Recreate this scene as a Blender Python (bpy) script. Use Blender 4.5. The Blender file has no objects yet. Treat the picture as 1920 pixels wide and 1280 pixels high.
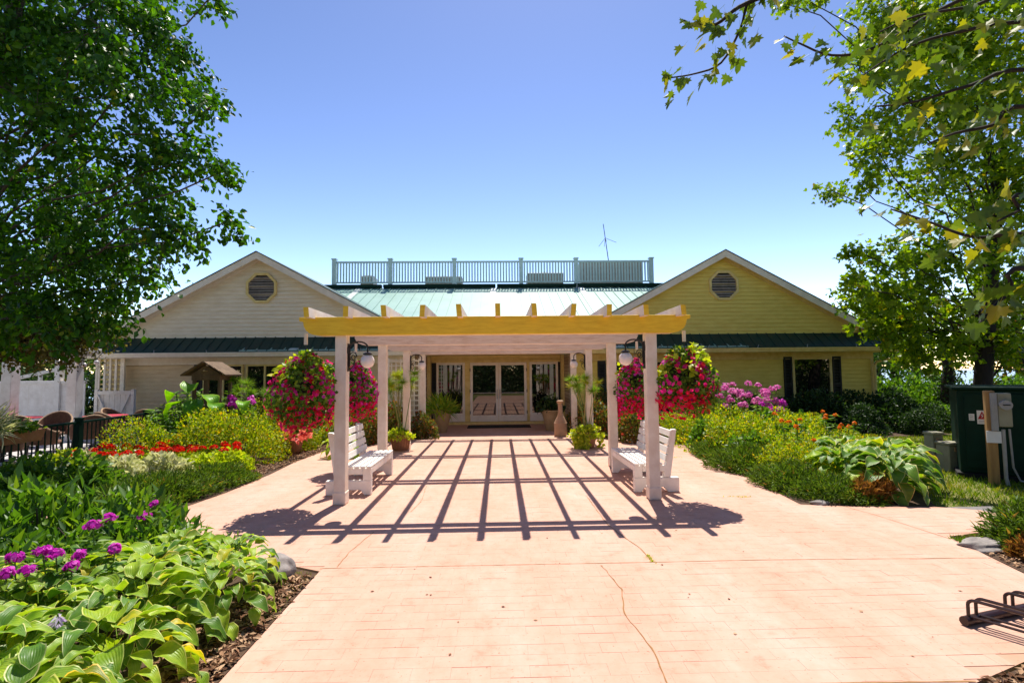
import bpy, bmesh, math, random
import numpy as np
from mathutils import Vector, Matrix

# ------------------------------------------------------------------ camera, world, sun
SC = bpy.context.scene
COL = SC.collection
R = math.radians
F_PX, CAM_Z = 950.0, 1.70
cam_d = bpy.data.cameras.new('camera')
cam = bpy.data.objects.new('camera', cam_d)
COL.objects.link(cam)
cam_d.sensor_width = 36.0
cam_d.lens = 36.0 * F_PX / 1920.0
cam_d.clip_start, cam_d.clip_end = 0.05, 9000
CAM_M = (Matrix.Translation((0, 0, CAM_Z)) @ Matrix.Rotation(R(-1.5), 4, 'Z') @
         Matrix.Rotation(R(90 + 3.52), 4, 'X') @ Matrix.Rotation(R(-0.57), 4, 'Z'))
cam.matrix_world = CAM_M
SC.camera = cam

SUN_EL, SUN_AZ = 64.0, 9.0          # the sun stands behind the house, a little to the right
wd = bpy.data.worlds.new('World')
SC.world = wd
wd.use_nodes = True
wn = wd.node_tree.nodes
bg = wn['Background']
sky = wn.new('ShaderNodeTexSky')
sky.sky_type = 'NISHITA'
sky.sun_disc = False
sky.sun_elevation = R(SUN_EL)
sky.sun_rotation = R(SUN_AZ)
sky.altitude = 200
sky.air_density = 0.8
sky.dust_density = 0.2
sky.ozone_density = 2.5
sky_tint = wn.new('ShaderNodeMix')
sky_tint.data_type, sky_tint.blend_type = 'RGBA', 'MULTIPLY'
sky_tint.inputs[0].default_value = 1.0
sky_tint.inputs[7].default_value = (1.27, 1.025, 0.855, 1)       # the lavender cast of the whole sky
wd.node_tree.links.new(sky.outputs[0], sky_tint.inputs[6])
sky_gamma = wn.new('ShaderNodeGamma')                          # the contrasty sky of the photograph
sky_gamma.inputs[1].default_value = 1.7
wd.node_tree.links.new(sky_tint.outputs[2], sky_gamma.inputs[0])
wd.node_tree.links.new(sky_gamma.outputs[0], bg.inputs[0])
bg.inputs[1].default_value = 0.062
sun_d = bpy.data.lights.new('sun', 'SUN')
sun_d.energy = 5.0
sun_d.angle = R(0.5)
sun_d.color = (1.0, 0.94, 0.84)
sun = bpy.data.objects.new('sun', sun_d)
COL.objects.link(sun)
sv = Vector((math.sin(R(SUN_AZ)) * math.cos(R(SUN_EL)), math.cos(R(SUN_AZ)) * math.cos(R(SUN_EL)), math.sin(R(SUN_EL))))
sun.rotation_euler = sv.to_track_quat('Z', 'Y').to_euler()
sun.location = (20, 60, 90)
SC.view_settings.view_transform = 'Standard'
SC.view_settings.look = 'None'
SC.view_settings.gamma = 1.0
SC.view_settings.use_curve_mapping = False
SC.view_settings.exposure = 0.58
SC.render.engine = 'CYCLES'
SC.cycles.max_bounces = 7
SC.cycles.diffuse_bounces = 4
SC.cycles.transmission_bounces = 4
SC.cycles.transparent_max_bounces = 4
SC.cycles.sample_clamp_indirect = 6
SC.cycles.use_denoising = True

# ------------------------------------------------------------------ pixels of the photograph -> rays
CAM_R = CAM_M.to_3x3()
def ray(px, py):
    return CAM_R @ Vector(((px - 960) / F_PX, -(py - 640) / F_PX, -1.0))
def G(px, py, z=0.0):               # where the ray meets the ground
    d = ray(px, py)
    t = (z - CAM_Z) / d.z
    return Vector((d.x * t, d.y * t, z))
def A(px, py, y):                   # where the ray meets the upright plane at depth y
    d = ray(px, py)
    t = y / d.y
    return Vector((d.x * t, y, CAM_Z + d.z * t))

rng = np.random.default_rng(11)
random.seed(11)

# ------------------------------------------------------------------ materials
MATS = {}
def new_mat(name):
    m = bpy.data.materials.new(name)
    m.use_nodes = True
    MATS[name] = m
    nt = m.node_tree
    return m, nt, nt.nodes['Principled BSDF']
def node(nt, typ, **kw):
    n = nt.nodes.new(typ)
    for k, v in kw.items():
        setattr(n, k, v)
    return n
def ramp(nt, stops):
    r = node(nt, 'ShaderNodeValToRGB')
    e = r.color_ramp.elements
    while len(e) < len(stops):
        e.new(0.5)
    for i, (p, c) in enumerate(stops):
        e[i].position = p
        e[i].color = (c[0], c[1], c[2], 1)
    return r
def noise(nt, scale, detail=5, rough=0.6, stretch=None, coord='Object'):
    tc = node(nt, 'ShaderNodeTexCoord')
    n = node(nt, 'ShaderNodeTexNoise')
    n.inputs['Scale'].default_value = scale
    n.inputs['Detail'].default_value = detail
    n.inputs['Roughness'].default_value = rough
    if stretch:
        mp = node(nt, 'ShaderNodeMapping')
        mp.inputs['Scale'].default_value = stretch
        nt.links.new(tc.outputs[coord], mp.inputs['Vector'])
        nt.links.new(mp.outputs[0], n.inputs['Vector'])
    else:
        nt.links.new(tc.outputs[coord], n.inputs['Vector'])
    return n
def surf(name, c, c2=None, scale=4, rough=0.6, bump=0.0, bscale=40, spec=0.4, metal=0.0, stretch=None, lo=0.35, hi=0.65, coat=0.0):
    """base colour c with worn or dirty patches of c2 and a fine relief"""
    m, nt, b = new_mat(name)
    b.inputs['Roughness'].default_value = rough
    b.inputs['Specular IOR Level'].default_value = spec
    b.inputs['Metallic'].default_value = metal
    b.inputs['Coat Weight'].default_value = coat
    if c2 is None:
        c2 = tuple(x * 0.82 for x in c)
    n = noise(nt, scale, 8, 0.65, stretch)
    r = ramp(nt, [(lo, c2), (hi, c)])
    nt.links.new(n.outputs['Fac'], r.inputs[0])
    nt.links.new(r.outputs[0], b.inputs['Base Color'])
    if bump:
        n2 = noise(nt, bscale, 4, 0.6, stretch)
        bp = node(nt, 'ShaderNodeBump')
        bp.inputs['Strength'].default_value = bump
        bp.inputs['Distance'].default_value = 0.01
        nt.links.new(n2.outputs['Fac'], bp.inputs['Height'])
        nt.links.new(bp.outputs[0], b.inputs['Normal'])
    return m
def leafmat(name, stops, trans=0.45, rough=0.45, spec=0.35, tcol=(1.0, 1.0, 0.45)):
    """leaf colour varies leaf by leaf through the 'tint' attribute; thin leaves let light through"""
    m, nt, b = new_mat(name)
    at = node(nt, 'ShaderNodeAttribute', attribute_name='tint')
    r = ramp(nt, stops)
    nt.links.new(at.outputs['Fac'], r.inputs[0])
    nt.links.new(r.outputs[0], b.inputs['Base Color'])
    b.inputs['Roughness'].default_value = rough
    b.inputs['Specular IOR Level'].default_value = spec
    t = node(nt, 'ShaderNodeBsdfTranslucent')
    mx = node(nt, 'ShaderNodeMix', data_type='RGBA', blend_type='MULTIPLY')
    mx.inputs[0].default_value = 1.0
    nt.links.new(r.outputs[0], mx.inputs[6])
    mx.inputs[7].default_value = (tcol[0] * 1.6, tcol[1] * 1.6, tcol[2] * 1.6, 1)
    nt.links.new(mx.outputs[2], t.inputs['Color'])
    ms = node(nt, 'ShaderNodeMixShader')
    ms.inputs[0].default_value = trans
    nt.links.new(b.outputs[0], ms.inputs[1])
    nt.links.new(t.outputs[0], ms.inputs[2])
    nt.links.new(ms.outputs[0], nt.nodes['Material Output'].inputs['Surface'])
    return m

# ------------------------------------------------------------------ objects
ORG = {}                             # world origin of every object built
def _origin(p):
    return ORG.get(p.name, Vector((0, 0, 0))) if p is not None else Vector((0, 0, 0))
def tag(o, label=None, cat=None, group=None, kind=None):
    if label: o['label'] = label
    if cat: o['category'] = cat
    if group: o['group'] = group
    if kind: o['kind'] = kind
    return o
def thing(name, label, cat, loc=(0, 0, 0), group=None):
    o = bpy.data.objects.new(name, None)
    o.empty_display_size = 0.2
    COL.objects.link(o)
    o.location = loc
    ORG[o.name] = Vector(loc)
    return tag(o, label, cat, group)
def link(name, me, parent=None, origin=None):
    """an object of mesh me (vertices relative to origin); origin defaults to the parent's"""
    o = bpy.data.objects.new(name, me)
    COL.objects.link(o)
    po = _origin(parent)
    og = Vector(origin) if origin is not None else po
    o.location = og - po
    o.parent = parent
    ORG[o.name] = og
    return o
def copy_tree(o, parent=None):
    c = o.copy()
    COL.objects.link(c)
    c.parent = parent
    ORG[c.name] = ORG.get(o.name, Vector((0, 0, 0)))
    for ch in o.children:
        copy_tree(ch, c)
    return c

class MB:
    """collects boxes, bars, tubes ... in world coordinates and links them as ONE mesh object"""
    def __init__(self):
        self.v, self.f = [], []
    def add(self, vs, fs):
        n = len(self.v)
        self.v += [tuple(p) for p in vs]
        self.f += [tuple(i + n for i in q) for q in fs]
        return self
    def box(self, x0, x1, y0, y1, z0, z1):
        vs = [(x, y, z) for z in (z0, z1) for y in (y0, y1) for x in (x0, x1)]
        return self.add(vs, [(0, 2, 3, 1), (4, 5, 7, 6), (0, 1, 5, 4), (2, 6, 7, 3), (0, 4, 6, 2), (1, 3, 7, 5)])
    def hexa(self, lo, hi):          # two rings of four points
        return self.add(list(lo) + list(hi), [(3, 2, 1, 0), (4, 5, 6, 7), (0, 1, 5, 4), (1, 2, 6, 5), (2, 3, 7, 6), (3, 0, 4, 7)])
    def bar(self, a, b, w, h, up=(0, 0, 1)):
        a, b = Vector(a), Vector(b)
        d = (b - a).normalized()
        u = Vector(up)
        s = d.cross(u)
        if s.length < 1e-4:
            s = d.cross(Vector((1, 0, 0)))
        s.normalize()
        t = s.cross(d).normalized()
        q = [s * w / 2 + t * h / 2, s * -w / 2 + t * h / 2, s * -w / 2 - t * h / 2, s * w / 2 - t * h / 2]
        return self.hexa([a + x for x in q], [b + x for x in q])
    def tube(self, pts, rad, seg=8, cap=True):
        pts = [Vector(p) for p in pts]
        n = len(pts)
        rad = [rad] * n if not hasattr(rad, '__len__') else rad
        vs, fs = [], []
        ref = Vector((0.13, 0.27, 0.95))
        for i, p in enumerate(pts):
            d = (pts[min(i + 1, n - 1)] - pts[max(i - 1, 0)]).normalized()
            s = d.cross(ref)
            if s.length < 0.05:
                s = d.cross(Vector((1, 0, 0)))
            s.normalize()
            t = s.cross(d)
            for k in range(seg):
                a = 2 * math.pi * k / seg
                vs.append(p + (s * math.cos(a) + t * math.sin(a)) * rad[i])
        for i in range(n - 1):
            for k in range(seg):
                k2 = (k + 1) % seg
                fs.append((i * seg + k, i * seg + k2, (i + 1) * seg + k2, (i + 1) * seg + k))
        if cap:
            fs.append(tuple(range(seg))[::-1])
            fs.append(tuple((n - 1) * seg + k for k in range(seg)))
        return self.add(vs, fs)
    def lathe(self, prof, c, seg=20, sx=1.0, sy=1.0):
        vs, fs = [], []
        for r, z in prof:
            for k in range(seg):
                a = 2 * math.pi * k / seg
                vs.append((c[0] + r * math.cos(a) * sx, c[1] + r * math.sin(a) * sy, c[2] + z))
        for i in range(len(prof) - 1):
            for k in range(seg):
                k2 = (k + 1) % seg
                fs.append((i * seg + k, i * seg + k2, (i + 1) * seg + k2, (i + 1) * seg + k))
        fs.append(tuple(range(seg))[::-1])
        fs.append(tuple((len(prof) - 1) * seg + k for k in range(seg)))
        return self.add(vs, fs)
    def prism(self, poly, a, b, axis='y'):
        """polygon of (u, w) extruded from a to b along the axis"""
        n = len(poly)
        def P(u, w, t):
            return {'y': (u, t, w), 'x': (t, u, w), 'z': (u, w, t)}[axis]
        vs = [P(u, w, a) for u, w in poly] + [P(u, w, b) for u, w in poly]
        fs = [tuple(range(n)), tuple(range(n, 2 * n))[::-1]] + [(i, i + n, (i + 1) % n + n, (i + 1) % n) for i in range(n)]
        return self.add(vs, fs)
    def sphere(self, c, r, seg=20, rings=12, sz=1.0):
        prof = [(r * math.sin(math.pi * i / rings), -r * sz * math.cos(math.pi * i / rings)) for i in range(rings + 1)]
        prof[0] = (r * 0.02, prof[0][1]); prof[-1] = (r * 0.02, prof[-1][1])
        return self.lathe(prof, c, seg)
    def build(self, name, mat, parent=None, origin=None, smooth=False, bevel=0.0, seg=1):
        og = Vector(origin) if origin is not None else _origin(parent)
        me = bpy.data.meshes.new(name)
        me.from_pydata([(p[0] - og.x, p[1] - og.y, p[2] - og.z) for p in self.v], [], self.f)
        bm = bmesh.new()
        bm.from_mesh(me)
        bmesh.ops.recalc_face_normals(bm, faces=bm.faces)
        if bevel:
            es = [e for e in bm.edges if len(e.link_faces) == 2 and e.calc_face_angle(0) > 0.6]
            bmesh.ops.bevel(bm, geom=es, offset=bevel, segments=seg, affect='EDGES', clamp_overlap=True)
        bm.to_mesh(me)
        bm.free()
        if smooth:
            me.polygons.foreach_set('use_smooth', [True] * len(me.polygons))
            me.set_sharp_from_angle(angle=R(40))
        me.materials.append(MATS[mat] if isinstance(mat, str) else mat)
        return link(name, me, parent, og)

# ------------------------------------------------------------------ many small faces (leaves, petals) in one mesh
TM = {}
TM['leaf'] = (np.array([(0, 0, 0), (.33, .40, .10), (.22, .75, .06), (0, 1.0, -.10), (-.22, .75, .06), (-.33, .40, .10), (0, .5, 0)], float),
              [(0, 1, 6), (1, 2, 6), (2, 3, 6), (3, 4, 6), (4, 5, 6), (5, 0, 6)])
TM['quick'] = (np.array([(0, 0, 0), (.32, .5, .10), (0, 1.0, -.08), (-.32, .5, .10)], float), [(0, 1, 2), (0, 2, 3)])
TM['blade'] = (np.array([(.05, 0, 0), (-.05, 0, 0), (.03, .6, .06), (-.03, .6, .06), (0, 1.0, -.06)], float), [(0, 2, 1), (1, 2, 3), (2, 4, 3)])
TM['needle'] = (np.array([(.045, 0, 0), (-.045, 0, 0), (0, 1, 0)], float), [(0, 2, 1)])
TM['lance'] = (np.array([(0, 0, 0), (.11, .35, .05), (0, 1.0, -.15), (-.11, .35, .05)], float), [(0, 1, 2), (0, 2, 3)])
_m = [(0, 0), (.14, .10), (.40, -.02), (.36, .16), (.62, .30), (.42, .40), (.46, .62), (.22, .55), (.20, .80), (.0, 1.05)]
_m = _m + [(-x, y) for x, y in _m[-2:0:-1]]
_mv = [(x, y, 0.22 * abs(x) - 0.10 * y * y) for x, y in _m] + [(0, .35, 0.0)]
TM['maple'] = (np.array(_mv, float), [(i, (i + 1) % len(_m), len(_m)) for i in range(len(_m))])
_p = []
for _i in range(10):
    _a = math.pi * _i / 5
    _rr = 0.5 if _i % 2 == 0 else 0.36
    _p.append((_rr * math.cos(_a), _rr * math.sin(_a), 0.12))
TM['flower'] = (np.array([(0, 0, 0)] + _p, float), [(0, i + 1, (i + 1) % 10 + 1) for i in range(10)])
TM['floret'] = (np.array([(0, 0, 0)] + [(0.5 * math.cos(a), 0.5 * math.sin(a), 0.08) for a in [2 * math.pi * k / 5 for k in range(5)]], float),
                [(0, i + 1, (i + 1) % 5 + 1) for i in range(5)])

def unit(v):
    return v / np.maximum(np.linalg.norm(v, axis=-1, keepdims=True), 1e-9)
def cloud(name, tmpl, pos, along, normal, size, mat, parent=None, origin=None, tint=None, wide=None, smooth=False, kind=None):
    """one mesh with a copy of the template at every pos; y axis along, z axis about normal"""
    tv, tf = TM[tmpl]
    pos = np.asarray(pos, float)
    n = len(pos)
    y = unit(np.asarray(along, float))
    x = unit(np.cross(y, np.asarray(normal, float) + 1e-6))
    z = np.cross(x, y)
    s = np.broadcast_to(np.asarray(size, float), (n,))[:, None, None]
    w = 1.0 if wide is None else np.broadcast_to(np.asarray(wide, float), (n,))[:, None, None]
    v = pos[:, None, :] + s * (tv[None, :, 0:1] * w * x[:, None, :] + tv[None, :, 1:2] * y[:, None, :] + tv[None, :, 2:3] * z[:, None, :])
    og = Vector(origin) if origin is not None else _origin(parent)
    v = (v - np.array(og)).reshape(-1, 3)
    f = (np.array(tf)[None, :, :] + (np.arange(n) * len(tv))[:, None, None]).reshape(-1, 3)
    me = bpy.data.meshes.new(name)
    me.vertices.add(len(v))
    me.vertices.foreach_set('co', v.astype(np.float32).ravel())
    me.loops.add(f.size)
    me.loops.foreach_set('vertex_index', f.astype(np.int32).ravel())
    me.polygons.add(len(f))
    me.polygons.foreach_set('loop_start', np.arange(0, f.size, 3, dtype=np.int32))
    me.polygons.foreach_set('loop_total', np.full(len(f), 3, np.int32))
    if smooth:
        me.polygons.foreach_set('use_smooth', np.ones(len(f), bool))
    if tint is None:
        tint = rng.random(n)
    a = me.attributes.new('tint', 'FLOAT', 'POINT')
    a.data.foreach_set('value', np.repeat(np.asarray(tint, np.float32), len(tv)))
    me.update()
    me.validate()
    me.materials.append(MATS[mat])
    o = link(name, me, parent, og)
    if kind:
        o['kind'] = kind
    return o
def rdir(n):
    return unit(rng.normal(size=(n, 3)))
# ------------------------------------------------------------------ surface colours
surf('white_paint', (.80, .77, .74), (.66, .62, .58), 6, .5, .15, 60)
surf('bench_paint', (.90, .88, .84), (.82, .78, .72), 5, .45, .12, 70)
surf('pergola_paint', (.90, .82, .71), (.78, .67, .55), 5, .55, .2, 50)
surf('pergola_beam_paint', (.78, .66, .57), (.62, .47, .36), 4, .55, .25, 45, stretch=(1, 6, 6), lo=.3, hi=.55)
surf('ochre_shade_tint', (.95, .65, .04), (.80, .50, .025), 4, .55, .25, 45, stretch=(1, 6, 6), lo=.3, hi=.6)  # white timber in shade: warm bounce light painted in as ochre
surf('siding_pale', (.90, .81, .63), (.79, .68, .49), 2.5, .6, .12, 50, stretch=(1, 1, 4))
surf('siding_yellow', (.87, .71, .18), (.75, .58, .12), 2.5, .6, .12, 50, stretch=(1, 1, 4))  # yellower than the left wing: warm cast of the shade put into the colour
surf('siding_tan', (.76, .62, .40), (.66, .51, .30), 2.5, .6, .12, 50, stretch=(1, 1, 4))
surf('trim_cream', (.82, .66, .28), (.68, .52, .18), 5, .5, .1, 60)
surf('trim_pale', (.86, .79, .68), (.75, .67, .54), 5, .5, .1, 60)
surf('door_white', (.90, .85, .78), (.82, .75, .66), 5, .4, .08, 60)
surf('roof_pale', (.34, .53, .46), (.27, .44, .38), 1.2, .34, .05, 20, .5, lo=.3, hi=.7)
surf('roof_strip', (.62, .70, .66), (.52, .6, .56), 3, .4)
surf('roof_dark', (.007, .052, .038), (.005, .036, .027), 2, .45, .1, 30)
surf('rail_teal', (.55, .68, .66), (.43, .57, .56), 5, .5)
surf('green_metal', (.004, .030, .018), (.003, .020, .012), 6, .6, .08, 40, .15)
surf('black_metal', (.012, .011, .012), (.02, .016, .014), 10, .4, .05, 60, .5)
surf('shutter_dark', (.010, .013, .016), (.016, .018, .02), 6, .55)
surf('mat_rubber', (.012, .012, .013), (.02, .019, .018), 30, .9, .4, 90)
surf('grey_unit', (.42, .42, .38), (.32, .31, .27), 6, .5)
surf('dark_gap', (.01, .01, .01), (.014, .013, .012), 5, .8)
surf('louver', (.40, .34, .28), (.26, .21, .17), 8, .6)
surf('curtain', (.55, .52, .5), (.4, .38, .36), 9, .9, stretch=(6, 6, .5))
def glass_mat():
    m, nt, b = new_mat('glass')
    n = noise(nt, 1.4, 3, .5)
    r = ramp(nt, [(.4, (.004, .005, .006)), (.7, (.012, .011, .01))])
    nt.links.new(n.outputs['Fac'], r.inputs[0])
    nt.links.new(r.outputs[0], b.inputs['Base Color'])
    b.inputs['Roughness'].default_value = 0.015
    b.inputs['IOR'].default_value = 1.9
glass_mat()
def globe_mat():
    m, nt, b = new_mat('globe_glass')
    n = noise(nt, 3, 3, .5)
    r = ramp(nt, [(.3, (.82, .76, .72)), (.7, (.9, .86, .83))])
    nt.links.new(n.outputs['Fac'], r.inputs[0])
    nt.links.new(r.outputs[0], b.inputs['Base Color'])
    b.inputs['Roughness'].default_value = 0.15
    b.inputs['Subsurface Weight'].default_value = 0.6
    b.inputs['Subsurface Radius'].default_value = (.2, .17, .15)
globe_mat()
def brick_mat():
    m, nt, b = new_mat('brick')
    tc = node(nt, 'ShaderNodeTexCoord')
    mp = node(nt, 'ShaderNodeMapping')
    mp.inputs['Rotation'].default_value = (R(90), 0, R(90))
    bt = node(nt, 'ShaderNodeTexBrick')
    bt.inputs['Scale'].default_value = 4.6
    bt.inputs['Color1'].default_value = (.52, .40, .27, 1)
    bt.inputs['Color2'].default_value = (.36, .25, .15, 1)
    bt.inputs['Mortar'].default_value = (.16, .11, .07, 1)
    bt.inputs['Mortar Size'].default_value = 0.03
    nt.links.new(tc.outputs['Object'], mp.inputs[0])
    nt.links.new(mp.outputs[0], bt.inputs[0])
    nt.links.new(bt.outputs[0], b.inputs['Base Color'])
    bp = node(nt, 'ShaderNodeBump'); bp.inputs['Distance'].default_value = .02; bp.invert = True
    nt.links.new(bt.outputs['Fac'], bp.inputs['Height'])
    nt.links.new(bp.outputs[0], b.inputs['Normal'])
    b.inputs['Roughness'].default_value = .85
brick_mat()
def plaza_mat(name, c1, c2, c3):
    m, nt, b = new_mat(name)
    n1 = noise(nt, .8, 7, .68, (1.6, .55, 1))
    n2 = noise(nt, 5.5, 8, .7)
    n3 = noise(nt, 40, 4, .65)
    r1 = ramp(nt, [(.30, c1), (.5, c2), (.70, c3)])
    nt.links.new(n1.outputs['Fac'], r1.inputs[0])
    r2 = ramp(nt, [(.24, (.72, .64, .56)), (.42, (.95, .93, .91)), (.58, (1, 1, 1)), (.8, (1.06, 1.06, 1.07))])
    nt.links.new(n2.outputs['Fac'], r2.inputs[0])
    r3 = ramp(nt, [(.29, (.40, .30, .22)), (.37, (1, 1, 1)), (.68, (1, 1, 1)), (.78, (1.10, 1.12, 1.16))])
    nt.links.new(n3.outputs['Fac'], r3.inputs[0])
    m1 = node(nt, 'ShaderNodeMix', data_type='RGBA', blend_type='MULTIPLY'); m1.inputs[0].default_value = 1
    m2 = node(nt, 'ShaderNodeMix', data_type='RGBA', blend_type='MULTIPLY'); m2.inputs[0].default_value = .7
    nt.links.new(r1.outputs[0], m1.inputs[6]); nt.links.new(r2.outputs[0], m1.inputs[7])
    nt.links.new(m1.outputs[2], m2.inputs[6]); nt.links.new(r3.outputs[0], m2.inputs[7])
    nt.links.new(m2.outputs[2], b.inputs['Base Color'])
    b.inputs['Roughness'].default_value = .8
    b.inputs['Specular IOR Level'].default_value = .25
    bp = node(nt, 'ShaderNodeBump'); bp.inputs['Distance'].default_value = .004; bp.inputs['Strength'].default_value = .5
    nt.links.new(n2.outputs['Fac'], bp.inputs['Height'])
    nt.links.new(bp.outputs[0], b.inputs['Normal'])
plaza_mat('concrete_pink', (.55, .305, .215), (.59, .348, .26), (.625, .405, .325))
plaza_mat('concrete_joint', (.51, .27, .178), (.55, .312, .222), (.58, .365, .28))
surf('crack_dirt', (.34, .18, .07), (.25, .13, .05), 20, .95)
surf('soil', (.10, .055, .03), (.05, .028, .016), 9, .95, .6, 40)
surf('mulch_chip', (.30, .17, .09), (.14, .075, .04), 11, .9)
surf('asphalt', (.22, .20, .195), (.16, .145, .14), 8, .85, .4, 90)
surf('patio_floor', (.50, .47, .46), (.42, .39, .38), 4, .8)
surf('lawn_soil', (.12, .14, .03), (.20, .17, .05), 1.1, .95, .4, 30)
surf('rock', (.36, .32, .30), (.17, .15, .14), 7, .85, .8, 18)
surf('terracotta', (.36, .17, .09), (.25, .11, .055), 6, .7, .15, 40)
surf('clay_tan', (.50, .32, .20), (.38, .23, .13), 5, .7, .15, 40)
surf('stoneware', (.42, .31, .17), (.32, .22, .11), 5, .6, .1, 40)
surf('old_wood', (.20, .13, .075), (.10, .062, .035), 5, .85, .5, 30, stretch=(1, 1, .2))
surf('post_wood', (.42, .24, .09), (.30, .16, .06), 5, .8, .3, 30, stretch=(3, 3, .3))
surf('wicker', (.20, .095, .05), (.10, .045, .025), 30, .7, .5, 90)
surf('wicker_light', (.42, .27, .16), (.28, .17, .10), 30, .7, .5, 90)
surf('red_cloth', (.45, .02, .05), (.34, .015, .04), 6, .7)
surf('pedestal_grey', (.33, .31, .22), (.26, .24, .17), 6, .6, .1, 40)
surf('plastic_grey', (.38, .36, .36), (.3, .29, .29), 8, .5)
surf('sign_white', (.78, .76, .77), (.7, .68, .68), 8, .5)
surf('sign_red', (.42, .015, .02), (.38, .012, .018), 8, .5)
surf('bark', (.10, .075, .06), (.05, .036, .03), 9, .9, .8, 25, stretch=(1, 1, .35))
surf('bark_dark', (.045, .03, .024), (.022, .016, .013), 9, .9, .8, 25, stretch=(1, 1, .35))
surf('bark_pale', (.40, .33, .30), (.17, .12, .10), 9, .8, .5, 25, stretch=(2, 2, .5))
surf('stem_green', (.12, .22, .03), (.08, .15, .02), 8, .6)
surf('stem_straw', (.42, .34, .12), (.3, .24, .08), 8, .7)
surf('rack_metal', (.035, .012, .012), (.02, .008, .008), 12, .35, .05, 60, .5)

# ------------------------------------------------------------------ ground, plaza, beds, water
def structure(name, o_kind='structure'):
    pass
def sheet(name, poly, z, mat, parent=None, thick=0.0):
    mb = MB()
    if thick:
        mb.prism(poly, z - thick, z, 'z')
    else:
        mb.add([(x, y, z) for x, y in poly], [tuple(range(len(poly)))])
    o = mb.build(name, mat, parent)
    for p in o.data.polygons:
        if not thick and p.normal.z < 0:
            o.data.flip_normals()
            break
    return o

def make_ground():
    xs = np.concatenate([np.linspace(-2600, -60, 12), np.linspace(-50, 50, 41), np.linspace(60, 2600, 12)])
    ys = np.concatenate([np.linspace(-600, -40, 6), np.linspace(-30, 60, 46), np.linspace(75, 3400, 14)])
    X, Y = np.meshgrid(xs, ys)
    z = -0.03 - 6.0 * np.clip((Y - 34) / 24, 0, 1) ** 1.3
    z = z - np.where(Y > 60, 2.0, 0)
    v = np.stack([X, Y, z], -1).reshape(-1, 3)
    nx = len(xs)
    f = [(j * nx + i, j * nx + i + 1, (j + 1) * nx + i + 1, (j + 1) * nx + i) for j in range(len(ys) - 1) for i in range(nx - 1)]
    me = bpy.data.meshes.new('ground'); me.from_pydata(v.tolist(), [], f)
    me.materials.append(MATS['lawn_soil'])
    o = link('ground', me); o['kind'] = 'structure'
    # the lake beyond the house
    m, nt, b = new_mat('lake_water')
    n = noise(nt, .4, 4, .6, (1, .25, 1))
    b.inputs['Base Color'].default_value = (.10, .17, .27, 1)
    b.inputs['Roughness'].default_value = .25
    bp = node(nt, 'ShaderNodeBump'); bp.inputs['Distance'].default_value = .15
    nt.links.new(n.outputs['Fac'], bp.inputs['Height']); nt.links.new(bp.outputs[0], b.inputs['Normal'])
    o = sheet('lake', [(-2500, 56), (2500, 56), (2500, 3300), (-2500, 3300)], -5.6, 'lake_water'); o['kind'] = 'structure'
    # far shore
    surf('far_shore', (.10, .15, .20), (.07, .11, .15), .004, .9)
    mb = MB()
    pts = [(x, 12 + 16 * math.sin(x * .0021) + 9 * math.sin(x * .0057 + 1) + 4 * math.sin(x * .013)) for x in range(-2600, 2601, 50)]
    for i in range(len(pts) - 1):
        (x0, h0), (x1, h1) = pts[i], pts[i + 1]
        mb.add([(x0, 3000, -8), (x1, 3000, -8), (x1, 3200, h1), (x0, 3200, h0), (x0, 3400, -8), (x1, 3400, -8)], [(0, 1, 2, 3), (3, 2, 5, 4)])
    o = mb.build('far_hills', 'far_shore'); o['kind'] = 'structure'
make_ground()

PLAZA = [(-1.57, -4), (-1.57, 4.55), (-2.6, 5.05), (-3.75, 5.45), (-5.6, 5.75), (-9.5, 5.9), (-9.5, 6.75), (-5.6, 6.55), (-4.16, 6.34), (-3.98, 7.6), (-3.94, 8.88),
         (-4.0, 10.2), (-3.9, 11.5), (-3.2, 12.9), (-2.9, 15.1), (-2.44, 15.55), (-2.44, 17.05), (2.24, 17.05), (2.24, 15.55), (2.9, 15.0), (3.3, 13.0), (4.25, 11.7),
         (4.05, 9.5), (3.92, 7.75), (3.80, 6.44), (4.5, 6.28), (5.39, 6.21), (5.75, 6.05), (6.0, 5.5), (5.2, 5.3), (4.55, 5.14), (4.42, 4.6), (4.33, 4.19), (4.3, 3.35), (3.7, 3.15),
         (3.03, 2.97), (2.57, 2.79), (2.3, 1.5), (2.3, -4)]
plaza = sheet('plaza', PLAZA, 0.0, 'concrete_joint', thick=.08); plaza['kind'] = 'structure'
o = sheet('asphalt_path', [(5.4, 6.24), (12, 6.35), (20, 6.6), (20, 5.2), (12, 5.1), (5.3, 5.2)], -.012, 'asphalt'); o['kind'] = 'structure'
o = sheet('terrace_floor', [(-20, 9.0), (-8.3, 9.0), (-8.3, 15.6), (-20, 15.6)], -.008, 'patio_floor'); o['kind'] = 'structure'
def inside(p, poly):
    x, y = p
    c = False
    for i in range(len(poly)):
        (x0, y0), (x1, y1) = poly[i], poly[i - 1]
        if (y0 > y) != (y1 > y) and x < (x1 - x0) * (y - y0) / (y1 - y0) + x0:
            c = not c
    return c
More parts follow.
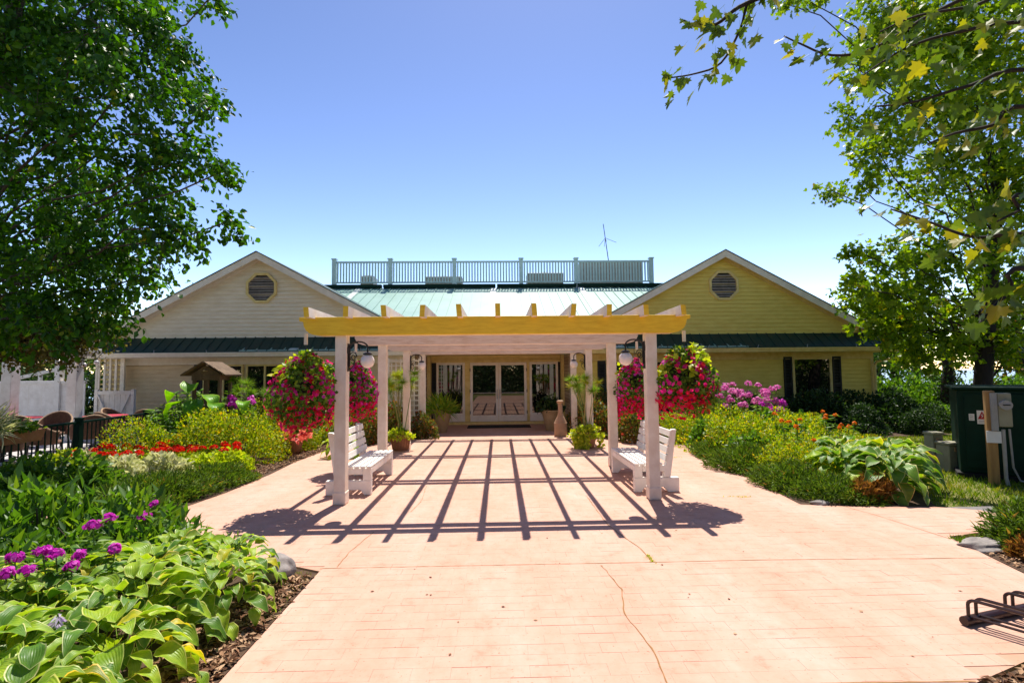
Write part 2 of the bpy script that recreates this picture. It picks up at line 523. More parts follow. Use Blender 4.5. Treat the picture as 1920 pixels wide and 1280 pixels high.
def make_pavers():
    L, W = .225, .115
    items = []
    row = 0
    y = -.4
    while y < 17.0:
        x = -9.4 + (row % 2) * L / 2
        while x < 6:
            # a brick cut by the plaza's edge keeps the part of its length that lies inside
            ok = [all(inside((x + (k + e) * L / 6, y + dy * W), PLAZA) for e in (.02, .98) for dy in (.01, .99)) for k in range(6)]
            if any(ok):
                k0 = ok.index(True)
                k1 = k0
                while k1 < 6 and ok[k1]:
                    k1 += 1
                items.append((x + k0 * L / 6, y, (k1 - k0) * L / 6))
            x += L
        y += W
        row += 1
    vis = sorted([t for t in items if t[1] > 2.4 and abs(t[0]) < 1.1 * t[1]], key=lambda t: (abs(t[2] - L) > .001, t[1]))
    first, rest = vis[:300], vis[300:]
    def ring(g, h, L=L):
        a, b_, c, d = g
        lo = [(a, c, -.003), (L - b_, c, -.003), (L - b_, W - d, -.003), (a, W - d, -.003)]
        k = .0003
        hi = [(a + k, c + k, h), (L - b_ - k, c + k, h), (L - b_ - k, W - d - k, h), (a + k, W - d - k, h)]
        return lo + hi
    FS = [(4, 5, 6, 7), (0, 1, 5, 4), (1, 2, 6, 5), (2, 3, 7, 6), (3, 0, 4, 7)]
    def gaps():
        # the stamped joints are mostly filled: only some of them show
        e = lambda p: random.choice([.0003, .0006, .0012, .002, .003]) if random.random() < p else .0001
        return (e(.08), e(.04), e(.36), e(.2))
    meshes = []
    for k in range(14):
        me = bpy.data.meshes.new('paver')
        me.from_pydata(ring(gaps(), .0035 + random.uniform(-.0004, .0004)), [], FS)
        me.materials.append(MATS['concrete_pink_obj'])
        meshes.append(me)
    for x, y, l in first:
        link('paver', random.choice(meshes), plaza, (x, y, 0))
    mb = MB()
    for x, y, l in rest:
        mb.add([(px + x, py + y, pz) for px, py, pz in ring(gaps(), .0035 + random.uniform(-.0003, .0003), l)], FS)
    me = bpy.data.meshes.new('paver_field')
    me.from_pydata(mb.v, [], mb.f)
    me.materials.append(MATS['concrete_pink'])
    o = link('paver_field', me, plaza); o['kind'] = 'stuff'
# the same concrete, on pavers that share mesh data: its pattern is read in world space so that neighbours continue it
def world_space(src, name):
    m = MATS[src].copy(); m.name = name; MATS[name] = m
    nt = m.node_tree
    g = nt.nodes.new('ShaderNodeNewGeometry')
    for l in list(nt.links):
        if l.from_node.type == 'TEX_COORD':
            nt.links.new(g.outputs['Position'], l.to_socket)
world_space('concrete_pink', 'concrete_pink_obj')
make_pavers()
def ribbon(name, pts, w, z, mat, parent, jitter=.0):
    mb = MB()
    P = []
    for i in range(len(pts) - 1):
        a, b = Vector(pts[i]).to_2d(), Vector(pts[i + 1]).to_2d()
        n = max(2, int((b - a).length / .06))
        for k in range(n):
            P.append(a.lerp(b, k / n) + Vector((random.uniform(-1, 1), random.uniform(-1, 1))) * jitter)
    P.append(Vector(pts[-1]).to_2d())
    vs, fs = [], []
    for i, p in enumerate(P):
        d = (P[min(i + 1, len(P) - 1)] - P[max(i - 1, 0)]).normalized()
        s = Vector((-d.y, d.x)) * w * random.uniform(.4, 1.3) / 2
        vs += [(p.x + s.x, p.y + s.y, z), (p.x - s.x, p.y - s.y, z)]
    fs = [(2 * i, 2 * i + 1, 2 * i + 3, 2 * i + 2) for i in range(len(P) - 1)]
    mb.add(vs, fs)
    return mb.build(name, mat, parent)
ribbon('crack', [G(1128, 1060), G(1165, 1105), G(1170, 1150), G(1222, 1215), G(1255, 1290)], .010, .0062, 'crack_dirt', plaza, .006)
ribbon('crack', [G(1100, 930), G(1140, 985), G(1200, 1028), G(1222, 1053)], .010, .0062, 'crack_dirt', plaza, .006)
ribbon('crack', [G(700, 998), G(655, 1035), G(632, 1064)], .007, .0062, 'crack_dirt', plaza, .006)
ribbon('crack', [G(800, 910), G(790, 940), G(770, 960)], .006, .0062, 'crack_dirt', plaza, .006)
ribbon('control_joint', [G(600, 1066), G(1240, 1054), G(1420, 1050), G(1850, 1046)], .007, .0058, 'crack_dirt', plaza, .001)
ribbon('control_joint', [G(1585, 950), G(1640, 965), G(1780, 1010)], .008, .0058, 'crack_dirt', plaza, .001)
ribbon('control_joint', [(-3.9, 8.75), (-1.8, 8.7), (1.9, 8.6), (3.9, 8.5)], .006, .0058, 'crack_dirt', plaza, .001)
ribbon('control_joint', [G(1540, 1282), G(1830, 1278)], .012, .0058, 'crack_dirt', plaza, .001)

def make_beds():
    beds = [[(-1.58, -1), (-1.58, 4.52), (-2.6, 5.02), (-3.75, 5.42), (-5.6, 5.72), (-9.5, 5.85), (-9.5, -1)],
            [(-9.5, 6.78), (-5.6, 6.58), (-4.18, 6.37), (-4.0, 7.6), (-3.96, 8.88), (-4.02, 10.2), (-3.92, 11.5), (-3.22, 12.9), (-2.92, 15.1), (-2.46, 15.56), (-8.3, 15.56), (-8.3, 9), (-9.5, 8.9)],
            [(2.26, 15.56), (2.92, 15.0), (3.32, 13.0), (4.27, 11.7), (4.07, 9.5), (3.94, 7.75), (3.82, 6.46), (4.5, 6.30), (5.39, 6.23), (5.9, 7.2), (6.2, 9.2), (7.5, 11.4), (8.6, 12.5), (11.7, 12.9), (11.7, 15.56)],
            [(4.57, 5.12), (5.2, 5.22), (6.0, 5.2), (7.5, 5.1), (7.5, 0), (2.32, 0), (2.32, 1.5), (2.58, 2.78), (3.04, 2.95), (3.7, 3.13), (4.32, 3.33), (4.35, 4.19), (4.44, 4.6)]]
    for b in beds:
        o = sheet('garden_bed', b, -.004, 'soil'); o['kind'] = 'structure'
make_beds()

# ------------------------------------------------------------------ the building
WY, GY, DY = 15.6, 15.0, 17.0          # wing walls, gutter line, door wall
XL, XR, IL, IR = -11.85, 11.72, -2.45, 2.25
bld = thing('building', 'long single-storey cream clapboard building with twin gables and green metal roofs', 'building', (0, WY, 0))
def siding(parent, rows, mat, y, depth=.022):
    """rows of (z0, z1, [(xa, xb), ...], slope): each board a piece of its own, lower edge proud"""
    for z0, z1, segs in rows:
        for (xa0, xb0, xa1, xb1) in segs:
            if xb0 - xa0 < .03:
                continue
            mb = MB()
            f = y - .004
            z0 += .007
            vs = [(xa0, f - depth, z0), (xb0, f - depth, z0), (xb1, f - .002, z1 - .001), (xa1, f - .002, z1 - .001),
                  (xa0, y + .01, z0), (xb0, y + .01, z0), (xb1, y + .01, z1 - .001), (xa1, y + .01, z1 - .001)]
            mb.add(vs, [(0, 1, 2, 3), (4, 7, 6, 5), (0, 4, 5, 1), (3, 2, 6, 7), (0, 3, 7, 4), (1, 5, 6, 2)])
            mb.build('siding_board', mat, parent)
def wall_rows(x0, x1, z0, z1, holes, step=.118):
    rows = []
    z = z0
    while z < z1 - .02:
        t = min(z + step, z1)
        cur = [(x0, x1)]
        for hx0, hx1, hz0, hz1 in holes:
            if hz0 < t - .02 and hz1 > z + .02:
                nxt = []
                for a, b in cur:
                    if hx1 <= a or hx0 >= b:
                        nxt.append((a, b))
                    else:
                        if hx0 > a: nxt.append((a, hx0))
                        if hx1 < b: nxt.append((hx1, b))
                cur = nxt
        rows.append((z, t, [(a, b, a, b) for a, b in cur]))
        z = t
    return rows
def window(x0, x1, z0, z1, y, panes, frame_mat, bottom=.0, fw=.055, label=None):
    """frame with its panes; the glass sits back in the frame"""
    w = MB()
    w.box(x0, x1, y - .055, y + .03, z1 - fw, z1)
    w.box(x0, x1, y - .075, y + .03, z0, z0 + fw + bottom)
    for i in range(panes + 1):
        xa = x0 + (x1 - x0 - fw) * i / panes
        w.box(xa, xa + fw, y - .053, y + .03, z0 + fw + bottom, z1 - fw)
    fr = w.build('window', frame_mat, bld, bevel=.004)
    for i in range(panes):
        xa = x0 + (x1 - x0 - fw) * i / panes + fw
        xb = x0 + (x1 - x0 - fw) * (i + 1) / panes
        MB().box(xa - .005, xb + .005, y - .016, y + .005, z0 + fw + bottom - .005, z1 - fw + .005).build('pane', 'glass', fr)
    return fr
def shutter(x0, x1, z0, z1, y):
    mb = MB().box(x0, x0 + .05, y - .05, y - .012, z0, z1).box(x1 - .05, x1, y - .05, y - .012, z0, z1)
    for zz in (z0, (z0 + z1) / 2 - .03, z1 - .07):
        mb.box(x0 + .05, x1 - .05, y - .048, y - .012, zz, zz + .07)
    mb.box(x0 + .02, x1 - .02, y - .0115, y - .006 - .0, z0 + .01, z1 - .01)
    s = mb.build('shutter', 'shutter_dark', bld)
    n = int((z1 - z0) / .09)
    lv = MB()
    for i in range(n):
        z = z0 + (z1 - z0) * i / n
        lv.hexa([(x0 + .05, y - .018, z), (x1 - .05, y - .018, z), (x1 - .05, y - .012, z + .01), (x0 + .05, y - .012, z + .01)],
                [(x0 + .05, y - .044, z + .05), (x1 - .05, y - .044, z + .05), (x1 - .05, y - .038, z + .06), (x0 + .05, y - .038, z + .06)])
    lv.build('louver', 'shutter_dark', s)

holesL = [(-9.21, -5.0, .40, 2.06)]
holesR = [(8.85, 10.68, .38, 2.12), (3.03, 5.4, .40, 2.06)]
# wing walls (a plain core, the boards on it) and their corner boards
for side, x0, x1, holes, mat in (('l', XL, IL, holesL, 'siding_tan'), ('r', IR, XR, holesR, 'siding_yellow')):
    wl = MB().box(x0, x1, WY, WY + .16, 0, 2.80).build('wall', mat, bld)
    siding(wl, wall_rows(x0 + .10, x1 - .10, .12, 2.03, holes), mat, WY)
    tm = 'trim_pale' if side == 'l' else 'trim_cream'
    MB().box(x0, x0 + .10, WY - .028, WY, 0, 2.03).build('corner_board', tm, wl)
    MB().box(x1 - .10, x1, WY - .028, WY, 0, 2.03).build('corner_board', tm, wl)
    MB().box(x0, x1, WY - .032, WY, 2.033, 2.26).build('frieze_board', tm, wl)
    MB().box(x0, x1, WY - .03, WY, 0, .115).build('skirt_board', tm, wl)
for x in (XL, XR - .16):
    MB().box(x, x + .16, WY + .163, 30, 0, 2.8).build('wall', 'siding_yellow' if x > 0 else 'siding_tan', bld)
MB().box(XL + .16, XR - .16, 29.8, 30, 0, 2.8).build('wall', 'siding_tan', bld)
# gables
AZ, SL = 5.30, .54
for cx, mat, tm in ((-7.28, 'siding_pale', 'trim_pale'), (7.02, 'siding_yellow', 'trim_cream')):
    hw = 4.68
    zb = 2.80
    gw = MB().prism([(cx - (AZ - zb) / SL, zb), (cx + (AZ - zb) / SL, zb), (cx, AZ)], WY, WY + .16).build('gable_wall', mat, bld)
    rows = []
    z = zb
    while z < AZ - .05:
        t = min(z + .122, AZ - .02)
        h0, h1 = (AZ - z) / SL, (AZ - t) / SL
        rows.append((z, t, [(cx - h0, cx + h0, cx - h1, cx + h1)]))
        z = t
    siding(gw, rows, mat, WY, .024)
    # roof of the wing: two slopes with overhang, rake boards and soffits
    ov = .34
    for s in (-1, 1):
        xe = cx + s * (hw + .12)
        ze = AZ - SL * (hw + .12)
        th = .028
        mb = MB()
        mb.hexa([(cx, WY - ov - .02, AZ + .11), (xe, WY - ov - .02, ze + .11), (xe, WY - ov - .02, ze + .11 + th), (cx, WY - ov - .02, AZ + .11 + th)],
                [(cx, 26, AZ + .11), (xe, 26, ze + .11), (xe, 26, ze + .11 + th), (cx, 26, AZ + .11 + th)])
        mb.build('wing_roof', 'roof_dark', bld)
        mb = MB()
        mb.hexa([(cx, WY - ov, AZ - .10), (xe, WY - ov, ze - .10), (xe, WY - ov, ze + .108), (cx, WY - ov, AZ + .108)],
                [(cx, WY - ov + .03, AZ - .10), (xe, WY - ov + .03, ze - .10), (xe, WY - ov + .03, ze + .108), (cx, WY - ov + .03, AZ + .108)])
        mb.build('rake_board', 'trim_pale', bld)
        mb = MB()
        mb.hexa([(cx, WY - ov + .032, AZ + .06), (xe, WY - ov + .032, ze + .06), (xe, WY - ov + .032, ze + .105), (cx, WY - ov + .032, AZ + .105)],
                [(cx, WY - .002, AZ + .06), (xe, WY - .002, ze + .06), (xe, WY - .002, ze + .105), (cx, WY - .002, AZ + .105)])
        mb.build('soffit', tm, bld)
        mb = MB()      # frieze under the soffit
        mb.hexa([(cx, WY - .034, AZ - .10), (xe - s * .3, WY - .034, ze - .10 + .3 * SL), (xe - s * .3, WY - .034, ze + .055 + .3 * SL), (cx, WY - .034, AZ + .055)],
                [(cx, WY - .019, AZ - .10), (xe - s * .3, WY - .019, ze - .10 + .3 * SL), (xe - s * .3, WY - .019, ze + .055 + .3 * SL), (cx, WY - .019, AZ + .055)])
        mb.build('frieze_board', tm, bld)
    # octagonal louvred vent
    vc = (cx + .04, 4.36)
    def octo(r):
        return [(vc[0] + r * math.cos(R(22.5 + 45 * k)), vc[1] + r * math.sin(R(22.5 + 45 * k))) for k in range(8)]
    vb = MB().prism(octo(.43), WY - .024, WY - .018).build('gable_vent', 'dark_gap', bld)
    ro, ri = octo(.50), octo(.42)
    for k in range(8):
        a, b, c, d = ro[k], ro[(k + 1) % 8], ri[(k + 1) % 8], ri[k]
        MB().hexa([(p[0], WY - .075, p[1]) for p in (a, b, c, d)], [(p[0], WY - .018, p[1]) for p in (a, b, c, d)]).build('vent_frame', 'trim_cream', vb)
    for k in range(9):
        z = vc[1] - .36 + k * .08
        h = min(.385, .55 - abs(z + .03 - vc[1]) )
        h = min(h, .385)
        MB().hexa([(vc[0] - h, WY - .066, z), (vc[0] + h, WY - .066, z), (vc[0] + h, WY - .062, z + .008), (vc[0] - h, WY - .062, z + .008)],
                  [(vc[0] - h, WY - .026, z + .05), (vc[0] + h, WY - .026, z + .05), (vc[0] + h, WY - .026, z + .058), (vc[0] - h, WY - .026, z + .058)]).build('vent_slat', 'louver', vb)
# pent roofs over the wing windows, returning round the outer corners
PZ0, PZ1 = 2.37, 2.83
for x0, x1, xin in ((-12.45, IL - .15, -1), (IR + .15, 12.35, 1)):
    mb = MB()
    if xin < 0:
        mb.hexa([(x0, GY, PZ0), (x1, GY, PZ0), (x1, GY, PZ0 + .03), (x0, GY, PZ0 + .03)], [(x0 + .6, WY, PZ1), (x1, WY, PZ1), (x1, WY, PZ1 + .03), (x0 + .6, WY, PZ1 + .03)])
    else:
        mb.hexa([(x0, GY, PZ0), (x1, GY, PZ0), (x1, GY, PZ0 + .03), (x0, GY, PZ0 + .03)], [(x0, WY, PZ1), (x1 - .6, WY, PZ1), (x1 - .6, WY, PZ1 + .03), (x0, WY, PZ1 + .03)])
    pr = mb.build('pent_roof', 'roof_dark', bld)
    ribs = MB()
    x = x0 + .25
    while x < x1:
        xe = min(max(x, x0 + .62), x1 - .62) if (x < x0 + .62 and xin < 0) or (x > x1 - .62 and xin > 0) else x
        k = 1 if xe == x else .5
        ribs.bar((x, GY, PZ0 + .035), (x + (xe - x) * k, GY + .6 * k, PZ0 + (PZ1 - PZ0) * k + .035), .025, .025)
        x += .30
    ribs.build('roof_seam', 'roof_dark', pr)
    # hip return along the side
    xo, xi = (x0, x0 + .6) if xin < 0 else (x1, x1 - .6)
    MB().hexa([(xo, GY, PZ0 - .01), (xi, WY, PZ1 - .01), (xi, WY, PZ1 + .02), (xo, GY, PZ0 + .02)],
              [(xo, 28, PZ0 - .01), (xi, 28, PZ1 - .01), (xi, 28, PZ1 + .02), (xo, 28, PZ0 + .02)]).build('pent_roof', 'roof_pale', bld)  # same roof in the pale colour: its sunlit look is painted in
    gt = 'trim_pale' if xin < 0 else 'trim_cream'
    g = MB().prism([(GY - .11, 2.36), (GY - .09, 2.25), (GY, 2.22), (GY, 2.36)], x0 - .02, x1 + .02, 'x').build('gutter', gt, bld)
    MB().box(x0 - .03, x1 + .03, GY - .125, GY - .108, 2.335, 2.37).build('gutter_lip', gt, g)
    MB().box(x0, x1, GY + .005, WY - .035, 2.262, 2.30).build('soffit', gt, bld)
    MB().prism([(GY, 2.25), (GY, 2.36), (28, 2.36), (28, 2.25)], xo - .06, xo + .06, 'x').build('gutter', gt, bld)
    x = x0 + .9
    while x < x1:
        MB().bar((x - .08 * xin, GY - .10, 2.375), (x + .07 * xin, GY + .12, 2.48), .02, .012).build('gutter_strap', 'grey_unit', g)
        x += 1.5
# downspout with its elbow at the outer right corner
ds = MB().tube([(12.33, GY + .1, 2.24), (12.3, GY + .15, 2.12), (12.1, WY - .25, 2.0), (11.75, WY - .12, 1.93), (11.70, WY - .09, 1.8), (11.70, WY - .09, .05)], .04, 8).build('downspout', 'trim_cream', bld, smooth=True)
# main roof between the gables
RY, RZ0, RZ1 = 22.2, 2.42, 5.45
mr = MB().hexa([(-7.6, GY, RZ0 - .06), (7.5, GY, RZ0 - .06), (7.5, GY, RZ0), (-7.6, GY, RZ0)],
               [(-7.6, RY, RZ1 - .06), (7.5, RY, RZ1 - .06), (7.5, RY, RZ1), (-7.6, RY, RZ1)]).build('main_roof', 'roof_pale', bld)
for i in range(38):
    x = -7.5 + i * .40
    MB().bar((x, GY, RZ0 + .014), (x, RY - .1, RZ1 - .02), .022, .03).build('roof_seam', 'roof_pale', mr)
for x in (-.22, 3.62, -6.05):
    MB().bar((x, GY, RZ0 + .008), (x, RY - .15, RZ1 - .035), .24, .022).build('roof_strip', 'roof_strip', mr)
MB().box(-7.6, 7.5, RY + .001, 29.7, RZ1 - .16, RZ1 - .06).build('roof_deck', 'roof_dark', bld)
for a, b in ((-7.55, -5.1), (-5.02, -.12), (-.06, 3.45), (3.5, 7.45)):
    MB().box(a, b, RY - .18, RY + .05, RZ1 + .0, RZ1 + .14).build('ridge_cap', 'green_metal', bld)
MB().box(IL + .2, IR - .2, GY + .02, DY, 2.28, 2.34).build('porch_ceiling', 'trim_cream', bld)
MB().prism([(GY - .11, 2.40), (GY - .09, 2.28), (GY, 2.25), (GY, 2.40)], IL - .10, IR + .10, 'x').build('gutter', 'trim_cream', bld)
# entry recess: brick returns, door wall, doors
for x0, x1 in ((IL - .12, IL + .10), (IR - .10, IR + .12)):
    MB().box(x0, x1, WY - .04, DY, 0, 2.27).build('brick_pier', 'brick', bld)
    xe = x1 if x0 < 0 else x0
ew = MB().box(IL + .1, IR - .1, DY, DY + .15, 0, 2.28).build('door_wall', 'trim_cream', bld)
MB().box(IL + .10, IL + .2, DY - .3, DY - .002, 0, 2.27).build('corner_board', 'trim_cream', ew)
MB().box(IR - .2, IR - .10, DY - .3, DY - .002, 0, 2.27).build('corner_board', 'trim_cream', ew)
MB().box(-2.1, 2.0, DY - .12, DY - .004, 0, .09).build('threshold', 'trim_cream', ew)
window(-2.08, -1.14, .10, 2.05, DY - .035, 1, 'door_white', .20, .075)
window(1.02, 1.97, .10, 2.05, DY - .035, 1, 'door_white', .20, .075)
shutter(-2.245, -2.09, .15, 2.05, DY)
shutter(1.98, 2.14, .15, 2.05, DY)
MB().box(-1.135, -.965, DY - .06, DY - .002, .10, 2.05).build('door_post', 'trim_cream', ew)
MB().box(.925, 1.015, DY - .06, DY - .002, .10, 2.05).build('door_post', 'trim_cream', ew)
MB().box(-2.2, 2.1, DY - .07, DY - .002, 2.052, 2.13).build('door_head', 'trim_cream', ew)
for s, x0, x1 in ((-1, -.96, -.025), (1, -.018, .92)):
    d = MB()
    d.box(x0, x0 + .085, DY - .09, DY - .04, .10, 2.045).box(x1 - .085, x1, DY - .09, DY - .04, .10, 2.045)
    d.box(x0 + .085, x1 - .085, DY - .088, DY - .04, .10, .30).box(x0 + .085, x1 - .085, DY - .088, DY - .04, 1.95, 2.045)
    dr = d.build('door', 'door_white', bld, bevel=.004)
    MB().box(x0 + .08, x1 - .08, DY - .062, DY - .052, .295, 1.955).build('pane', 'glass', dr)
    MB().box(x0 + .086, x1 - .086, DY - .11, DY - .092, 1.02, 1.05).build('push_bar', 'plastic_grey', dr)
    hx = x1 - .045 if s < 0 else x0 + .045
    MB().tube([(hx, DY - .09, .85), (hx, DY - .14, .88), (hx, DY - .14, 1.12), (hx, DY - .09, 1.15)], .013, 6).build('handle', 'plastic_grey', dr)
    for zz in (.35, 1.05, 1.75):
        hz = x0 - .003 if s < 0 else x1 + .003
        MB().box(hz - .012, hz + .012, DY - .104, DY - .0905, zz, zz + .1).build('hinge', 'black_metal', dr)
# wing windows
for a, b in ((-8.93, -7.74), (-7.66, -6.52), (-6.44, -5.28)):
    window(a, b, .42, 2.03, WY, 2, 'trim_cream')
shutter(-9.2, -8.95, .42, 2.04, WY); shutter(-5.26, -5.02, .42, 2.04, WY)
window(9.13, 10.38, .40, 2.09, WY, 1, 'trim_cream', .0, .07)
shutter(8.86, 9.12, .40, 2.11, WY); shutter(10.40, 10.67, .40, 2.11, WY)
window(3.30, 5.12, .42, 2.03, WY, 2, 'trim_cream')
shutter(3.04, 3.29, .42, 2.04, WY); shutter(5.13, 5.39, .42, 2.04, WY)
MB().box(-3.55, -3.42, WY - .05, WY - .02, 0, 2.03).build('corner_board', 'trim_cream', bld)
o = MB().box(-1.0, .98, 15.75, 16.55, .006, .022).build('door_mat', 'mat_rubber', bevel=.004)
tag(o, 'flat black rubber mat lying before the glass double doors', 'door mat')

# rooftop railing: posts, rails and balusters
rr = thing('rooftop_railing', 'blue-green painted balustrade standing along the ridge of the main roof', 'railing', (0, RY, RZ1))
RPX = [627, 732, 852, 977, 1080, 1221]
rx = [A(p, 510, RY).x for p in RPX]
for x in rx:
    MB().box(x - .085, x + .085, RY - .09, RY + .08, RZ1 + .145, RZ1 + 1.26).box(x - .11, x + .11, RY - .115, RY + .105, RZ1 + 1.262, RZ1 + 1.31).build('post', 'rail_teal', rr)
bal = None
for i in range(5):
    a, b = rx[i] + .085, rx[i + 1] - .085
    MB().box(a, b, RY - .04, RY + .04, RZ1 + 1.12, RZ1 + 1.19).build('top_rail', 'rail_teal', rr)
    MB().box(a, b, RY - .04, RY + .04, RZ1 + .22, RZ1 + .28).build('bottom_rail', 'rail_teal', rr)
    n = int((b - a) / .125)
    for k in range(n):
        x = a + (b - a) * (k + .5) / n
        if bal is None:
            bal = bpy.data.meshes.new('baluster')
            t = MB().box(-.03, .03, -.02, .02, 0, .84)
            bal.from_pydata(t.v, [], t.f); bal.materials.append(MATS['rail_teal'])
        link('baluster', bal, rr, (x, RY, RZ1 + .28))
# rooftop machines behind the railing
def rooftop_unit(px0, px1, top, y, depth, label):
    x0, x1 = A(px0, 500, y).x, A(px1, 500, y).x
    zt = A((px0 + px1) / 2, top, y).z
    z0 = RZ1 - .06
    u = thing('air_conditioner', label, 'air conditioner', ((x0 + x1) / 2, y, z0))
    MB().box(x0, x1, y, y + depth, z0 + .05, zt).build('casing', 'grey_unit', u, bevel=.02)
    MB().box(x0 + .1, x1 - .1, y + .05, y + depth - .05, z0, z0 + .05).build('base', 'dark_gap', u)
    n = 8
    for k in range(n):
        xa = x0 + (x1 - x0) * (k + .2) / n
        MB().box(xa, xa + (x1 - x0) * .6 / n, y - .02, y - .002, z0 + .15, zt - .08).build('grille_slat', 'louver', u)
    MB().lathe([(.25, 0), (.25, .05), (.2, .06)], ((x0 + x1) / 2, y + depth / 2, zt), 16).build('fan_guard', 'louver', u)
rooftop_unit(676, 700, 517, 23.2, .8, 'smallest grey rooftop unit near the left end of the balustrade')
rooftop_unit(797, 866, 518, 23.2, .9, 'low flat grey rooftop unit behind the balustrade beside a post')
rooftop_unit(988, 1056, 511, 23.2, .9, 'dark-slatted low rooftop unit behind the balustrade')
rooftop_unit(1088, 1205, 490, 23.6, 1.6, 'largest boxy grey rooftop unit standing beneath the antenna')
an = thing('antenna', 'thin tilted whip antenna with short crossed arms on the roof', 'antenna', tuple(A(1148, 490, 24.5)))
a0, a1 = A(1149, 505, 24.5), A(1131, 420, 24.5)
a0.z = RZ1
MB().tube([a0, a1], [.028, .018], 6).build('mast', 'black_metal', an)
hub = a0.lerp(a1, .80)
for dx, dy, dz in ((-.33, 0, -.42), (.55, 0, -.22), (.05, .5, -.3), (-.05, -.5, -.3)):
    MB().tube([hub, hub + Vector((dx, dy, dz))], .010, 5).build('arm', 'black_metal', an)
# ------------------------------------------------------------------ pergola
ROWS = [6.84, 9.22, 11.60, 13.98]
PX = 2.075
pg = thing('pergola', 'open white timber pergola with shade-tinted ochre front beam spanning the walkway', 'pergola', (0, ROWS[0], 0))
for r, y in enumerate(ROWS):
    for s in (-1, 1):
        x = s * PX - .02
        po = MB().box(x - .075, x + .075, y - .075, y + .075, 0, 2.43).build('post', 'pergola_paint', pg, bevel=.006)
        MB().box(x - .083, x + .083, y - .083, y + .083, .012, .165).build('plinth', 'pergola_paint', po, bevel=.005)
    xl, xr = -2.63, 2.58
    prof = [(xl, 2.455), (xl, 2.405), (xl + .05, 2.395)]
    prof += [(xl + .05 + .17 * (1 - math.cos(R(a))), 2.395 - .175 * math.sin(R(a))) for a in (20, 40, 60, 80)]
    prof += [(xl + .24, 2.215), (xr - .24, 2.215)]
    prof += [(xr - .05 - .17 * (1 - math.cos(R(a))), 2.395 - .175 * math.sin(R(a))) for a in (80, 60, 40, 20)]
    prof += [(xr - .05, 2.395), (xr, 2.405), (xr, 2.455)]
    for k, (ya, yb) in enumerate(((y - .122, y - .076), (y + .076, y + .122))):
        MB().prism(prof, ya, yb).build('beam', 'ochre_shade_tint' if (r == 0 and k == 0) else 'pergola_beam_paint', pg, bevel=.004)  # only the foremost board carries the painted warm shade
raft = []
for i in range(11):
    x = -2.45 + i * (4.87 / 10) + random.uniform(-.012, .012)
    jz = random.uniform(-.006, .006)
    tl = random.uniform(-.014, .014)
    zt = 2.592 - .034 * (abs(i - 5) / 5) ** 1.5
    y0, y1 = 6.50, 14.3
    mb = MB()
    mb.hexa([(x - .033, y0, 2.43 + jz), (x + .033, y0, 2.43 + jz), (x + .033 + tl, y0, zt + jz), (x - .033 + tl, y0, zt + jz)],
            [(x - .033, y1, 2.43), (x + .033, y1, 2.43), (x + .033, y1, zt - .02), (x - .033, y1, zt - .02)])
    o = mb.build('rafter', 'pergola_paint', pg)
    o.data.materials.append(MATS['ochre_shade_tint'])
    for p in o.data.polygons:
        if p.normal.y < -.9:
            p.material_index = 1  # front end faces get the painted warm shade too
for s in (-1, 1):
    for y in ROWS[:2]:
        MB().box(s * 2.555 - .045, s * 2.555 - .008, y - .02, y + .02, 2.10, 2.25).build('hanger_block', 'pergola_paint', pg)

# ------------------------------------------------------------------ globe lamps on the posts
def lamp(x, y, s, label):
    """s: direction (+1 / -1) from the post towards the globe"""
    L = thing('globe_lamp', label, 'wall lamp', (x, y, 1.7), 'globe lamps on the pergola posts')
    px = x
    MB().box(px, px + s * .012, y - .03, y + .03, 1.74, 2.11).box(px, px + s * .02, y - .045, y + .045, 1.98, 2.06).build('wall_plate', 'black_metal', L)
    pts = [(px + s * (.02), y, 1.80)]
    for k in range(11):
        a = R(180 - 18 * k)
        pts.append((px + s * (.14 + .12 * math.cos(a)), y, 2.06 + .075 * math.sin(a)))
    pts.append((px + s * .26, y, 1.985))
    MB().tube(pts, .011, 7).build('arm', 'black_metal', L, smooth=True)
    sp = []
    for k in range(26):
        a = k * .42
        r = .055 * (1 - k / 30)
        sp.append((px + s * (.065 + r * math.cos(a)), y, 1.93 + r * 1.3 * math.sin(a)))
    MB().tube(sp, .006, 5).build('scroll', 'black_metal', L, smooth=True)
    sp = [(px + s * (.02 + .07 * math.sin(k * .35)), y, 1.76 + .02 * k) for k in range(10)]
    MB().tube(sp, .006, 5).build('scroll', 'black_metal', L, smooth=True)
    MB().lathe([(.03, 0), (.058, .005), (.06, .02), (.03, .035)], (px + s * .26, y, 1.955), 16).build('cap', 'black_metal', L, smooth=True)
    MB().sphere((px + s * .26, y, 1.872), .092, 24, 14).build('globe', 'globe_glass', L, smooth=True)
lamp(-PX - .02 + .075, ROWS[0], 1, 'white globe lamp on scrolled black bracket, front pergola post beside the left bench')
lamp(PX - .02 - .075, ROWS[0], -1, 'white globe lamp on scrolled black bracket, front pergola post beside the right bench')
lamp(-PX - .02 + .075, ROWS[2], 1, 'white globe lamp on the third pergola post, above papyrus and lattice')
lamp(PX - .02 - .075, ROWS[2], -1, 'white globe lamp on the third pergola post, above the lime vine pot')

